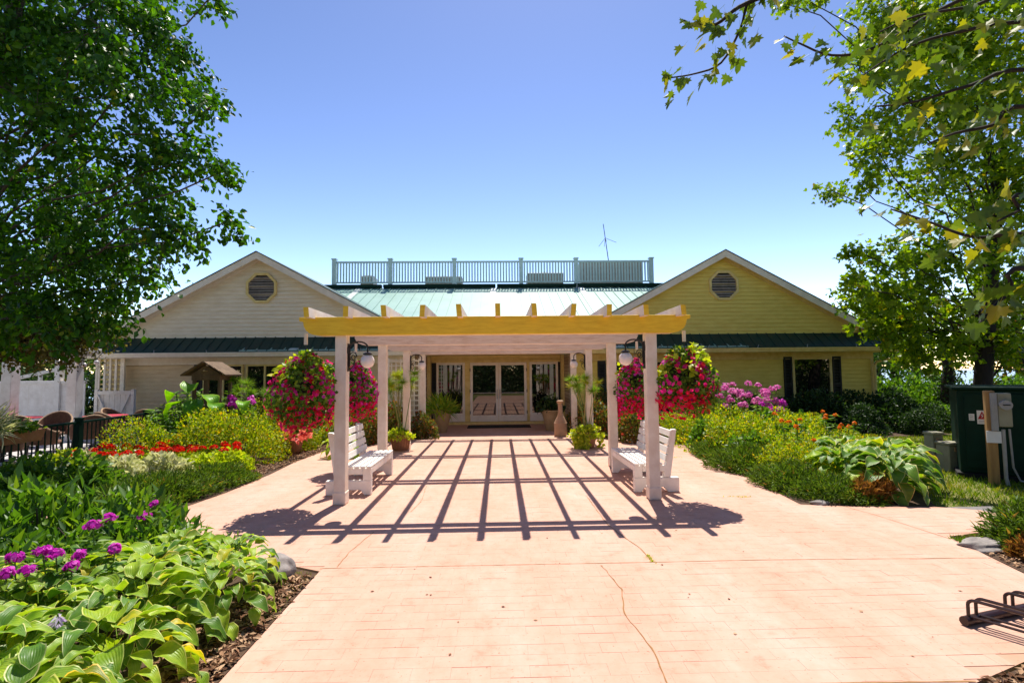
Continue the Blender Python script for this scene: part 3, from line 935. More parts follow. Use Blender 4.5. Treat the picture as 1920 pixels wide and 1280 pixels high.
# ------------------------------------------------------------------ benches
def bench(label):
    b = thing('garden_bench', label, 'bench', (0, 0, 0), 'white slatted benches under the pergola')
    half = .74
    for y0 in (-half, half - .09):
        y1 = y0 + .09
        foot = [(-.42, 0), (-.42, .20), (.215, .20), (.215, 0), (.12, 0), (.07, .07), (-.20, .07), (-.26, 0)]
        MB().prism(foot, y0, y1).build('foot', 'bench_paint', b, bevel=.006)
        MB().box(.10, .215, y0 + .002, y1 - .002, .202, .37).build('leg', 'bench_paint', b, bevel=.006)
        MB().box(-.25, .098, y0 + .004, y1 - .004, .285, .37).build('seat_rail', 'bench_paint', b, bevel=.005)
        MB().prism([(-.30, .205), (-.20, .205), (-.335, .87), (-.40, .87)], y0 + .003, y1 - .003).build('upright', 'bench_paint', b, bevel=.006)
    for k in range(5):
        x = -.185 + k * .084
        MB().box(x, x + .062, -half - .015, half + .015, .373, .402).build('seat_slat', 'bench_paint', b, bevel=.004)
    MB().box(.185, .213, -half + .092, half - .092, .29, .368).build('apron', 'bench_paint', b)
    for k in range(4):
        za = .43 + k * .114
        xa = lambda z: -.20 - .135 * (z - .205) / .665
        z0, z1 = za, za + .086
        MB().hexa([(xa(z0) + .004, -half - .01, z0), (xa(z0) + .028, -half - .01, z0), (xa(z1) + .028, -half - .01, z1), (xa(z1) + .004, -half - .01, z1)],
                  [(xa(z0) + .004, half + .01, z0), (xa(z0) + .028, half + .01, z0), (xa(z1) + .028, half + .01, z1), (xa(z1) + .004, half + .01, z1)]).build('back_slat', 'bench_paint', b, bevel=.004)
    return b
b1 = bench('white slatted wooden bench by the globe-lamp post nearest the left flower bed')
b2 = copy_tree(b1)
b2['label'] = 'white slatted wooden bench by the globe-lamp post nearest the yellow right wing'
b1.location = (-2.03, 8.03, .005)
b2.location = (2.11, 7.93, .005)
b2.rotation_euler = (0, 0, math.pi)

# ------------------------------------------------------------------ lattice screen and bird house
ls = thing('lattice_screen', 'cream lattice screen behind the papyrus pot by the left brick pier', 'trellis', (-2.55, 14.2, 0))
x0, x1, z0, z1 = -3.05, -2.17, .35, 2.12
for k in range(7):
    x = x0 + .06 + k * (x1 - x0 - .12) / 6
    MB().box(x - .017, x + .017, 14.19, 14.205, z0, z1).build('upright_slat', 'trim_pale', ls)
for k in range(13):
    z = z0 + .06 + k * (z1 - z0 - .12) / 12
    MB().box(x0, x1, 14.174, 14.188, z - .017, z + .017).build('cross_slat', 'trim_pale', ls)
for x in (x0 - .05, x1 + .002):
    MB().box(x, x + .048, 14.165, 14.215, 0, z1 + .02).build('frame_post', 'trim_pale', ls)
bp = G(402, 848)
bp = Vector((-6.45, 11.6, 0))
bh = thing('bird_house', 'rustic weathered wooden bird house with pitched roof on slim posts', 'bird house', tuple(bp))
S = .95
def bb(x0, x1, y0, y1, z0, z1, name, mat):
    return MB().box(bp.x + x0 * S, bp.x + x1 * S, bp.y + y0 * S, bp.y + y1 * S, z0, z1).build(name, mat, bh, bevel=.006)
for sx in (-.32, .26):
    for sy in (-.25, .2):
        bb(sx, sx + .07, sy, sy + .07, 0, 1.62, 'post', 'old_wood')
bb(-.38, .38, -.32, .32, 1.00, 1.05, 'floor', 'old_wood')
bb(-.33, .33, -.27, .27, 1.60, 1.72, 'ring_beam', 'old_wood')
bb(-.02, .04, -.24, -.18, 1.05, 1.6, 'divider', 'old_wood')
MB().prism([(bp.x - .34, 1.722), (bp.x + .34, 1.722), (bp.x, 1.93)], bp.y - .26, bp.y - .20).build('gable', 'old_wood', bh)
MB().lathe([(.04, 0), (.045, .01), (.035, .02)], (bp.x, bp.y - .285, 1.80), 12).build('entry_ring', 'stoneware', bh)
for s in (-1, 1):
    for k in range(4):
        t0, t1 = k / 4, (k + 1) / 4
        def rp(t, h):
            return (bp.x + s * (.02 + .45 * t), 1.985 - .27 * t + h)
        (xa, za), (xb, zb) = rp(t0, 0), rp(t1 + .02, -.012)
        MB().hexa([(xa, bp.y - .38, za), (xb, bp.y - .38, zb), (xb, bp.y - .38, zb + .028), (xa, bp.y - .38, za + .028)],
                  [(xa, bp.y + .36, za), (xb, bp.y + .36, zb), (xb, bp.y + .36, zb + .028), (xa, bp.y + .36, za + .028)]).build('roof_plank', 'old_wood', bh)

# ------------------------------------------------------------------ pots and clay things
def pot(c, r0, r1, h, mat, name, label, cat='pot', rim=True, group=None):
    t = thing(name, label, cat, tuple(c), group)
    prof = [(r0 * .96, 0), (r0, .01), (r0 + (r1 - r0) * .5, h * .5), (r1, h * .93), (r1 * 1.08 if rim else r1, h * .94), (r1 * 1.08 if rim else r1, h), (r1 * .93, h), (r1 * .9, h * .86), (.02, h * .85)]
    MB().lathe(prof, c, 24).build('vessel', mat, t, smooth=True)
    MB().lathe([(.01, 0), (r1 * .9, .001), (r1 * .89, .01), (.01, .02)], (c[0], c[1], c[2] + h * .86), 20).build('soil', 'soil', t)
    return t
POT_L = pot((-2.21, 11.5, .004), .165, .225, .36, 'terracotta', 'flower_pot', 'brown ribbed pot with lime leaves and papyrus by the left posts')
for k in range(20):
    a = 2 * math.pi * k / 20
    MB().tube([(-2.21 + .172 * math.cos(a), 11.5 + .172 * math.sin(a), .02), (-2.21 + .228 * math.cos(a), 11.5 + .228 * math.sin(a), .33)], .010, 5).build('rib', 'terracotta', POT_L)
POT_R = pot((1.97, 11.5, .004), .16, .24, .36, 'terracotta', 'flower_pot', 'round clay pot with trailing lime vine and papyrus by right posts')
VASE_L = pot((-1.66, 14.75, .004), .14, .30, .66, 'stoneware', 'tall_planter', 'tall tapered tan planter with grasses left of the glass doors')
VASE_R = pot((1.52, 14.9, .004), .16, .29, .60, 'stoneware', 'tall_planter', 'tall tapered tan planter with dark foliage right of the glass doors')
CAL = G(553, 848)
POT_C = pot((CAL.x, CAL.y, 0), .12, .17, .30, 'terracotta', 'flower_pot', 'small clay pot of pink caladium under the left hanging basket')
ch = thing('chiminea', 'bottle-shaped tan clay chiminea on the paving by the entrance', 'chiminea', (1.63, 13.6, .004))
MB().lathe([(.165, 0), (.172, .02), (.172, .33), (.165, .345), (.15, .40), (.09, .52), (.065, .60), (.062, .86), (.085, .875), (.095, .90), (.09, .935), (.05, .95), (.045, .85)], (1.63, 13.6, .004), 28).build('body', 'clay_tan', ch, smooth=True)
MB().lathe([(.174, 0), (.178, .012), (.174, .024)], (1.63, 13.6, .335), 28).build('seam_ring', 'clay_tan', ch, smooth=True)
o = MB().sphere((G(312, 876).x, G(312, 876).y, .17), .17, 20, 12).build('garden_ball', 'stoneware_white' if 'stoneware_white' in MATS else 'sign_white', smooth=True)
tag(o, 'round white garden ball among the red geraniums', 'garden ball')

# ------------------------------------------------------------------ green terrace railing, planter
gr = thing('terrace_railing', 'dark green metal railing with thin bars between terrace and flower bed', 'railing', (-8.1, 9.9, 0))
def railing_pt(y):
    return -8.01 - (y - 9.94) * .07
ys = [7.6, 9.94, 12.0, 14.2]
for y in ys:
    x = railing_pt(y)
    MB().box(x - .05, x + .05, y - .05, y + .05, 0, .90).box(x - .06, x + .06, y - .06, y + .06, .902, .93).build('post', 'green_metal', gr, bevel=.004)
bm_ = None
for a, b in zip(ys[:-1], ys[1:]):
    pa, pb = Vector((railing_pt(a), a + .05, 0)), Vector((railing_pt(b), b - .05, 0))
    for z in (.84, .10):
        MB().bar(pa + Vector((0, 0, z)), pb + Vector((0, 0, z)), .045, .04).build('rail', 'green_metal', gr)
    n = 17
    for k in range(n):
        p = pa.lerp(pb, (k + .5) / n)
        if bm_ is None:
            t = MB().box(-.008, .008, -.008, .008, 0, .70)
            bm_ = bpy.data.meshes.new('bar'); bm_.from_pydata(t.v, [], t.f); bm_.materials.append(MATS['green_metal'])
        link('bar', bm_, gr, (p.x, p.y, .12))
PLX = (railing_pt(8.0) + .16, 7.95)
pl = thing('planter_box', 'brown wooden planter box hung on the green terrace railing', 'planter', (PLX[0], PLX[1], .66))
MB().hexa([(PLX[0] - .11, PLX[1] - .75, .66), (PLX[0] + .11, PLX[1] - .75, .66), (PLX[0] + .11, PLX[1] + .75, .66), (PLX[0] - .11, PLX[1] + .75, .66)],
          [(PLX[0] - .15, PLX[1] - .8, .86), (PLX[0] + .15, PLX[1] - .8, .86), (PLX[0] + .15, PLX[1] + .8, .86), (PLX[0] - .15, PLX[1] + .8, .86)]).build('box', 'terracotta', pl, bevel=.008)
MB().box(PLX[0] - .13, PLX[0] + .13, PLX[1] - .76, PLX[1] + .76, .861, .868).build('soil', 'soil', pl)

# ------------------------------------------------------------------ terrace chairs and tables
def chair(label):
    c = thing('wicker_chair', label, 'chair', (0, 0, 0), 'wicker chairs on the terrace')
    MB().lathe([(.02, .37), (.25, .37), (.27, .40), (.25, .43), (.02, .435)], (0, 0, 0), 20).build('seat', 'wicker', c, smooth=True)
    vs, fs = [], []
    n = 16
    for k in range(n + 1):
        a = R(-20 + 220 * k / n)
        top = .62 + .26 * math.sin(max(0, min(math.pi, (a + .1) * math.pi / (math.pi + .2)))) ** 1.2
        for r, z in ((.26, .38), (.29, .38), (.335, top), (.30, top)):
            vs.append((r * math.cos(a), r * math.sin(a), z))
    for k in range(n):
        for j in range(4):
            fs.append((k * 4 + j, k * 4 + (j + 1) % 4, (k + 1) * 4 + (j + 1) % 4, (k + 1) * 4 + j))
    fs += [(0, 1, 2, 3), tuple(n * 4 + j for j in range(4))]
    MB().add(vs, fs).build('backrest', 'wicker', c, smooth=True)
    rim = [Vector(vs[k * 4 + 2]) * .5 + Vector(vs[k * 4 + 3]) * .5 for k in range(n + 1)]
    MB().tube(rim, .022, 7).build('rim', 'wicker_light', c, smooth=True)
    for sx, sy in ((-.2, -.2), (.2, -.2), (-.2, .2), (.2, .2)):
        MB().tube([(sx * 1.15, sy * 1.15, 0), (sx * .95, sy * .95, .39)], .018, 6).build('leg', 'black_metal', c)
    MB().tube([(.2, -.2, .2), (0, -.24, .28), (-.2, -.2, .2)], .012, 5).build('brace', 'black_metal', c)
    return c
def table(label):
    t = thing('terrace_table', label, 'table', (0, 0, 0), 'round red-topped terrace tables')
    MB().lathe([(.02, .72), (.44, .72), (.46, .735), (.45, .75), (.02, .755)], (0, 0, 0), 28).build('table_top', 'red_cloth', t, smooth=True)
    MB().lathe([(.045, .04), (.035, .1), (.035, .719)], (0, 0, 0), 12).build('column', 'black_metal', t, smooth=True)
    for k in range(4):
        a = R(45 + 90 * k)
        MB().tube([(0, 0, .06), (.3 * math.cos(a), .3 * math.sin(a), .02)], .02, 6).build('foot', 'black_metal', t)
    return t
CHL = 'brown wicker tub chair on the terrace behind the green railing'
c0 = chair(CHL)
spots = [(-9.05, 9.55, 200), (-9.15, 10.55, 150), (-10.2, 11.0, 40), (-8.95, 11.35, 235), (-9.2, 12.35, 160), (-10.4, 12.2, 20), (-8.9, 13.2, 200), (-10.0, 13.6, 90), (-9.9, 9.35, 110), (-11.3, 11.6, 60)]
for i, (x, y, a) in enumerate(spots):
    c = c0 if i == 0 else copy_tree(c0)
    c.location = (x, y, -.006)
    c.rotation_euler = (0, 0, R(a))
t0 = table('round terrace table with dark red top among the wicker chairs')
for i, (x, y) in enumerate(((-9.75, 10.3), (-9.75, 12.9), (-11.6, 12.6))):
    t = t0 if i == 0 else copy_tree(t0)
    t.location = (x, y, -.006)

# ------------------------------------------------------------------ white fence, gate, column, lattice at the terrace end
wf = thing('white_fence', 'tall white board fence closing the far side of the terrace', 'fence', (-14.5, 15.2, 0))
fx = [-19.5, -17.2, -14.9, -12.85, -12.0]
for x in fx[:-1]:
    MB().box(x - .08, x + .08, 15.1, 15.26, 0, 2.2 if x > -13 else 1.75).build('post', 'white_paint', wf, bevel=.008)
for a, b in zip(fx[:-1], fx[1:]):
    n = max(1, round((b - a - .16) / .42))
    for k in range(n):
        xa = a + .082 + (b - a - .164) * k / n
        xb = a + .082 + (b - a - .164) * (k + 1) / n - .008
        MB().box(xa, xb, 15.165, 15.195, .12, 1.50).build('board', 'white_paint', wf)
    MB().box(a + .081, b - .081, 15.13, 15.23, 1.502, 1.60).build('top_rail', 'white_paint', wf, bevel=.006)
    MB().box(a + .081, b - .081, 15.13, 15.163, .28, .40).build('bottom_rail', 'white_paint', wf, bevel=.006)
gc = thing('white_column', 'square white column with moulded cap at the corner of the terrace', 'column', (-11.35, 13.9, 0))
MB().box(-11.47, -11.22, 13.78, 14.03, 0, 2.26).build('shaft', 'white_paint', gc, bevel=.008)
MB().box(-11.55, -11.0, 13.70, 14.11, 2.262, 2.34).box(-11.60, -10.86, 13.64, 14.17, 2.342, 2.45).build('capital', 'white_paint', gc, bevel=.01)
gc2 = thing('white_column', 'thick square white column beside the grass-filled planter box', 'column', (-12.7, 12.6, 0))
cx = A(17, 740, 12.6).x
MB().box(cx - .12, cx + .12, 12.5, 12.74, 0, 3.0).build('shaft', 'white_paint', gc2, bevel=.008)
MB().box(cx - .16, cx + .16, 12.46, 12.78, 0, .18).build('plinth', 'white_paint', gc2, bevel=.008)
gt = thing('white_gate', 'low white gate with diagonal braces beside the tan clapboard wall', 'gate', (-10.8, 14.6, 0))
gx0, gx1, gy = A(184, 750, 14.6).x, A(246, 750, 14.6).x, 14.6
n = 6
for k in range(n):
    xa = gx0 + (gx1 - gx0) * k / n
    MB().box(xa + .004, xa + (gx1 - gx0) / n - .004, gy, gy + .025, .10, 1.28).build('board', 'white_paint', gt)
for z in (.14, 1.20):
    MB().box(gx0, gx1, gy - .03, gy - .002, z, z + .10).build('rail', 'white_paint', gt)
MB().bar((gx0 + .02, gy - .017, 1.19), ((gx0 + gx1) / 2, gy - .017, .26), .028, .09, (0, 1, 0)).build('brace', 'white_paint', gt)
MB().bar((gx1 - .02, gy - .017, 1.19), ((gx0 + gx1) / 2 + .02, gy - .017, .26), .028, .09, (0, 1, 0)).build('brace', 'white_paint', gt)
for x in (gx0 - .09, gx1 + .005):
    MB().box(x, x + .085, gy - .03, gy + .06, 0, 1.34).build('post', 'white_paint', gt)
lt = thing('garden_lattice', 'pale upright lattice panel above the white gate under the eave', 'trellis', (-10.9, 15.2, 0))
lx0, lx1 = A(186, 700, 15.3).x, A(228, 700, 15.3).x
for k in range(5):
    x = lx0 + (lx1 - lx0) * k / 4
    MB().box(x - .03, x + .03, 15.28, 15.31, 1.15, 2.24).build('upright_slat', 'trim_pale', lt)
for k in range(8):
    z = 1.2 + k * .14
    MB().box(lx0, lx1, 15.312, 15.335, z - .022, z + .022).build('cross_slat', 'trim_cream', lt)
MB().box(lx1 + .032, lx1 + .09, 15.27, 15.34, 0, 2.25).build('post', 'trim_pale', lt)
MB().box(lx0 - .09, lx0 - .032, 15.27, 15.34, 0, 2.25).build('post', 'trim_pale', lt)
hr = thing('ramp_handrail', 'sloping white handrail rising behind the white fence', 'handrail', (-13.8, 16.3, 0))
h0, h1 = A(24, 711, 16.4), A(128, 688, 16.4)
MB().bar(h0, h1, .09, .10).build('rail', 'white_paint', hr)
for t in (.1, .5, .9):
    p = h0.lerp(h1, t)
    MB().box(p.x - .04, p.x + .04, 16.36, 16.44, 0, p.z - .052).build('post', 'white_paint', hr)
sl = thing('string_lights', 'string of small white globe lights hanging over the terrace', 'string lights', tuple(A(100, 676, 12.8)))
sp = [(22, 655), (50, 669), (66, 677), (82, 678), (110, 679), (122, 680), (146, 680), (158, 684), (181, 679), (195, 664)]
P3 = [A(x, y, 12.62 + .14 * i) for i, (x, y) in enumerate(sp)]
MB().tube([p + Vector((0, 0, .09)) for p in P3], .008, 5).build('cord', 'black_metal', sl)
for p in P3[1:-1]:
    MB().sphere(p, .062, 14, 9).build('bulb', 'globe_glass', sl, smooth=True)
    MB().lathe([(.02, 0), (.022, .03), (.012, .045)], p + Vector((0, 0, .055)), 8).build('socket', 'black_metal', sl)

# ------------------------------------------------------------------ utility boxes on the lawn
CA = A(1797, 800, 7.95)
tb = thing('utility_cabinet', 'large dark green electrical cabinet with warning signs on the lawn', 'cabinet', (CA.x, CA.y, 0))
bx0, bx1, by0, by1 = CA.x, CA.x + 1.9, CA.y, CA.y + 1.2          # built square, then turned about its front corner
MB().box(bx0, bx1, by0, by1, .06, 1.36).build('casing', 'green_metal', tb, bevel=.012)
MB().box(bx0 - .06, bx1 + .06, by0 - .07, by1 + .06, 1.362, 1.41).build('lid', 'green_metal', tb, bevel=.012)
MB().box(bx0 - .05, bx1 + .05, by0 - .04, by1 + .05, -.03, .058).build('plinth', 'dark_gap', tb)
for xa, xb in ((bx0 + .08, bx0 + .92), (bx0 + .95, bx1 - .08)):
    d = MB().box(xa, xb, by0 - .018, by0 - .002, .14, 1.30).build('door', 'green_metal', tb, bevel=.006)
    MB().box(xb - .14, xb - .10, by0 - .045, by0 - .019, .62, .78).build('handle', 'black_metal', d)
x0, x1, z0, z1 = bx0 + .225, bx0 + .345, .83, 1.04
ws = MB().box(x0, x1, by0 - .026, by0 - .0195, z0, z1).build('warning_sign', 'sign_white', tb)
ws['label'] = 'white sign with red triangle and lightning bolt'
w_, h_ = x1 - x0, z1 - z0
cx_, zb_ = (x0 + x1) / 2, z0 + h_ * .36
MB().prism([(cx_ - w_ * .44, zb_), (cx_ + w_ * .44, zb_), (cx_, z1 - h_ * .05)], by0 - .0285, by0 - .0265).build('red_triangle', 'sign_red', ws)
bolt = [(.06, .42), (-.14, .16), (.0, .18), (-.08, -.10), (.14, .20), (.0, .19)]
MB().prism([(cx_ + u * w_ * .9, zb_ + h_ * .14 + v * h_ * .72) for u, v in bolt], by0 - .0305, by0 - .029).build('bolt_mark', 'sign_white', ws)
for k in range(2):
    MB().box(x0 + w_ * .15, x1 - w_ * .15, by0 - .0285, by0 - .0265, z0 + h_ * (.10 + .11 * k), z0 + h_ * (.14 + .11 * k)).build('text_line', 'plastic_grey', ws)
x0, x1, z0, z1 = bx0 + .13, bx0 + .195, .88, .985
ws = MB().box(x0, x1, by0 - .026, by0 - .0195, z0, z1).build('notice_plate', 'sign_white', tb)
for k in range(3):
    MB().box(x0 + .012, x1 - .012, by0 - .0285, by0 - .0265, z0 + (z1 - z0) * (.2 + .25 * k), z0 + (z1 - z0) * (.28 + .25 * k)).build('text_line', 'plastic_grey', ws)
tb.rotation_euler = (0, 0, R(-38))
mx = A(1863, 880, 7.42).x
mp_ = thing('meter_post', 'wooden post carrying a round glass electricity meter and conduit', 'meter post', (mx, 7.42, 0))
MB().box(mx - .055, mx + .055, 7.36, 7.48, -.03, 1.36).build('post', 'post_wood', mp_, bevel=.008)
MB().box(mx - .01, mx + .058, 7.30, 7.358, .78, 1.33).build('side_board', 'plastic_grey', mp_)
MB().box(mx + .062, mx + .22, 7.31, 7.43, .84, 1.33).build('meter_box', 'pedestal_grey', mp_, bevel=.01)
MB().prism([(mx + .14 + .07 * math.cos(R(a)), 1.16 + .07 * math.sin(R(a))) for a in range(0, 360, 15)], 7.23, 7.309).build('meter_dial', 'plastic_grey', mp_, smooth=True)
MB().box(mx + .10, mx + .18, 7.22, 7.229, 1.155, 1.17).build('dial_strip', 'black_metal', mp_)
MB().box(mx - .072, mx + .09, 7.335, 7.3585, .60, .77).build('notice_plate', 'sign_white', mp_)
MB().tube([(mx + .12, 7.36, .80), (mx + .12, 7.37, .1), (mx + .14, 7.36, -.03)], .024, 8).build('conduit', 'plastic_grey', mp_, smooth=True)
MB().tube([(mx + .20, 7.40, .80), (mx + .22, 7.42, .25), (mx + .30, 7.46, .05), (mx + .6, 7.5, .03)], .014, 7).build('cable', 'plastic_grey', mp_, smooth=True)
mp_.rotation_euler = (0, 0, R(-30))
def pedestal(px, py, w, h, label):
    g = G(px, py)
    p = thing('service_pedestal', label, 'service pedestal', (g.x, g.y, 0))
    MB().hexa([(g.x - w / 2, g.y, -.03), (g.x + w / 2, g.y, -.03), (g.x + w / 2, g.y + w, -.03), (g.x - w / 2, g.y + w, -.03)],
              [(g.x - w / 2 * .94, g.y + .01, h - .05), (g.x + w / 2 * .94, g.y + .01, h - .05), (g.x + w / 2 * .94, g.y + w, h - .05), (g.x - w / 2 * .94, g.y + w, h - .05)]).build('body', 'pedestal_grey', p, bevel=.01)
    MB().box(g.x - w / 2 - .006, g.x + w / 2 + .006, g.y - .01, g.y + w + .01, h - .048, h).build('cap', 'pedestal_grey', p, bevel=.01)
    MB().box(g.x - .05, g.x + .0, g.y - .012, g.y + .0, h * .68, h * .84).build('notice_plate', 'clay_tan', p)
    MB().box(g.x + w * .3, g.x + w * .38, g.y - .012, g.y, h * .45, h * .5).build('lock', 'black_metal', p)
pedestal(1763, 876, .20, .60, 'tall slim grey-green service pedestal standing on the lawn')
pedestal(1797, 882, .27, .46, 'shorter wider grey service pedestal beside the green cabinet')

# ------------------------------------------------------------------ bike rack
br = thing('bike_rack', 'dark maroon tubular bike rack lying low on the plaza', 'bike rack', (3.6, 3.35, 0))
g0 = G(1808, 1174)
ud = (G(1920, 1150) - g0); ud.z = 0; ud.normalize()
vd = Vector((ud.y, -ud.x, 0)); vd = (vd * 1.0 + ud * .35).normalized()
b0 = Vector((g0.x, g0.y, .035))
MB().tube([b0, b0 + ud * 1.5], .030, 10).build('base_pipe', 'rack_metal', br, smooth=True)
far = b0 + vd * .75
MB().tube([far, far + ud * 1.5], .030, 10).build('base_pipe', 'rack_metal', br, smooth=True)
for k in range(4):
    for j in (0, 1):
        s = b0 + ud * (.045 + .36 * k + .075 * j)
        pts = [s + Vector((0, 0, .0))]
        pts.append(s + Vector((0, 0, .10)))
        for a in range(0, 91, 18):
            pts.append(s + vd * (.035 * (1 - math.cos(R(a)))) + Vector((0, 0, .10 + .035 * math.sin(R(a)))))
        pts += [s + vd * .25 + Vector((0, 0, .135)), s + vd * .69 + Vector((0, 0, .135))]
        for a in range(0, 91, 18):
            pts.append(s + vd * (.69 + .035 * math.sin(R(a))) + Vector((0, 0, .10 + .035 * math.cos(R(a)))))
        pts.append(s + vd * .725 + Vector((0, 0, .02)))
        MB().tube(pts, .0105, 7).build('loop', 'rack_metal', br, smooth=True)
        MB().tube([s + vd * .02 + Vector((0, 0, .028)), s + vd * .73 + Vector((0, 0, .028))], .009, 6).build('lower_bar', 'rack_metal', br, smooth=True)

# ------------------------------------------------------------------ stones
def stone(c, r, label, sq=.6, seed=0):
    q = np.random.default_rng(seed)
    bm = bmesh.new()
    bmesh.ops.create_icosphere(bm, subdivisions=4, radius=1)
    ph = q.random((6, 3)) * 6
    for v in bm.verts:
        d = 1 + sum((.13, .10, .07, .05, .04, .04)[i] * math.sin(ph[i][0] + v.co.dot(Vector(ph[i] - 3)) * (.8 + .7 * i)) for i in range(6))
        v.co = Vector((v.co.x * r * d, v.co.y * r * d * .8, v.co.z * r * sq * d))
    me = bpy.data.meshes.new('stone'); bm.to_mesh(me); bm.free()
    me.materials.append(MATS['rock'])
    me.polygons.foreach_set('use_smooth', [True] * len(me.polygons))
    o = link('stone', me, None, c)
    return tag(o, label, 'stone')
stone((-1.88, 4.42, .05), .15, 'rough grey edging stone beside the front hostas', .8, 3)
stone((4.62, 4.83, .0), .22, 'flat pale grey stone among wood chips near the bike rack', .35, 5)
stone((4.05, 6.44, .01), .10, 'tan flat stone at the edge of the juniper bed', .4, 8)
# ------------------------------------------------------------------ leaf colours
leafmat('leaf_linden', [(0, (.014, .05, .003)), (.5, (.042, .13, .004)), (.9, (.11, .25, .006)), (1, (.26, .32, .02))], .44, .42, .28, (.95, 1.0, .15))
leafmat('leaf_maple', [(0, (.05, .12, .006)), (.5, (.17, .27, .008)), (.88, (.33, .40, .012)), (1, (.50, .36, .01))], .5, .42, .28, (1.0, 1.0, .25))
leafmat('leaf_maple_near', [(0, (.05, .10, .012)), (.45, (.10, .17, .018)), (.8, (.20, .24, .02)), (1, (.42, .30, .01))], .45, .38, .5, (1.0, .95, .2))
leafmat('leaf_olive', [(0, (.07, .06, .018)), (.5, (.12, .11, .03)), (1, (.20, .15, .06))], .35, .6)
leafmat('leaf_far', [(0, (.03, .08, .012)), (.5, (.06, .13, .02)), (1, (.14, .22, .03))], .35, .55)
leafmat('leaf_autumn', [(0, (.05, .10, .015)), (.5, (.12, .13, .02)), (.75, (.28, .10, .02)), (1, (.30, .03, .03))], .4, .55)
leafmat('leaf_spirea', [(0, (.09, .18, .006)), (.4, (.24, .34, .010)), (.75, (.46, .44, .012)), (1, (.62, .34, .015))], .42, .5, .3, (1, 1, .3))
leafmat('leaf_lush', [(0, (.04, .11, .012)), (.5, (.09, .20, .018)), (1, (.22, .33, .03))], .42, .45, .35, (1, 1, .3))
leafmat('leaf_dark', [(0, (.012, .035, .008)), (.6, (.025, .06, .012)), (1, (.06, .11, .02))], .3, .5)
leafmat('leaf_lime', [(0, (.22, .34, .012)), (.6, (.42, .50, .02)), (1, (.60, .60, .06))], .42, .45, .3, (1, 1, .3))
leafmat('leaf_silver', [(0, (.30, .34, .14)), (.5, (.50, .50, .28)), (1, (.72, .66, .48))], .35, .6, .2, (1, 1, .7))
leafmat('leaf_juniper', [(0, (.045, .10, .012)), (.6, (.11, .19, .015)), (.9, (.20, .26, .02)), (1, (.36, .22, .05))], .3, .6, .25)
leafmat('leaf_rust', [(0, (.16, .09, .02)), (.5, (.30, .13, .03)), (1, (.42, .20, .06))], .25, .7, .2)
leafmat('leaf_papyrus', [(0, (.10, .22, .012)), (.6, (.20, .34, .02)), (1, (.45, .42, .04))], .4, .5, .3)
leafmat('leaf_straw', [(0, (.35, .28, .05)), (1, (.55, .40, .08))], .35, .6, .3)
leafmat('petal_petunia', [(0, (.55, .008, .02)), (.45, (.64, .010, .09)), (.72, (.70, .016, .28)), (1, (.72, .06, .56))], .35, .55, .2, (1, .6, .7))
leafmat('petal_red', [(0, (.55, .008, .006)), (1, (.70, .03, .012))], .3, .5, .2, (1, .5, .4))
leafmat('petal_phlox', [(0, (.46, .015, .36)), (.6, (.62, .04, .50)), (1, (.74, .22, .62))], .35, .5, .2, (1, .7, 1))
leafmat('petal_pink', [(0, (.62, .10, .42)), (.6, (.68, .22, .50)), (1, (.74, .42, .55))], .35, .5, .2, (1, .8, .9))
leafmat('petal_salmon', [(0, (.65, .10, .08)), (1, (.72, .28, .22))], .35, .5, .2, (1, .7, .6))
leafmat('petal_orange', [(0, (.70, .16, .01)), (1, (.78, .34, .02))], .35, .5, .2, (1, .8, .4))
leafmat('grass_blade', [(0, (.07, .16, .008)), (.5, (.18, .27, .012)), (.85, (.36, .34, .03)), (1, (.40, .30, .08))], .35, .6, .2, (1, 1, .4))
leafmat('chip', [(0, (.08, .035, .02)), (.5, (.25, .13, .07)), (1, (.50, .33, .20))], .0, .9, .15)
leafmat('petal_lilac', [(0, (.50, .40, .62)), (1, (.66, .58, .74))], .35, .5, .2, (1, .9, 1))
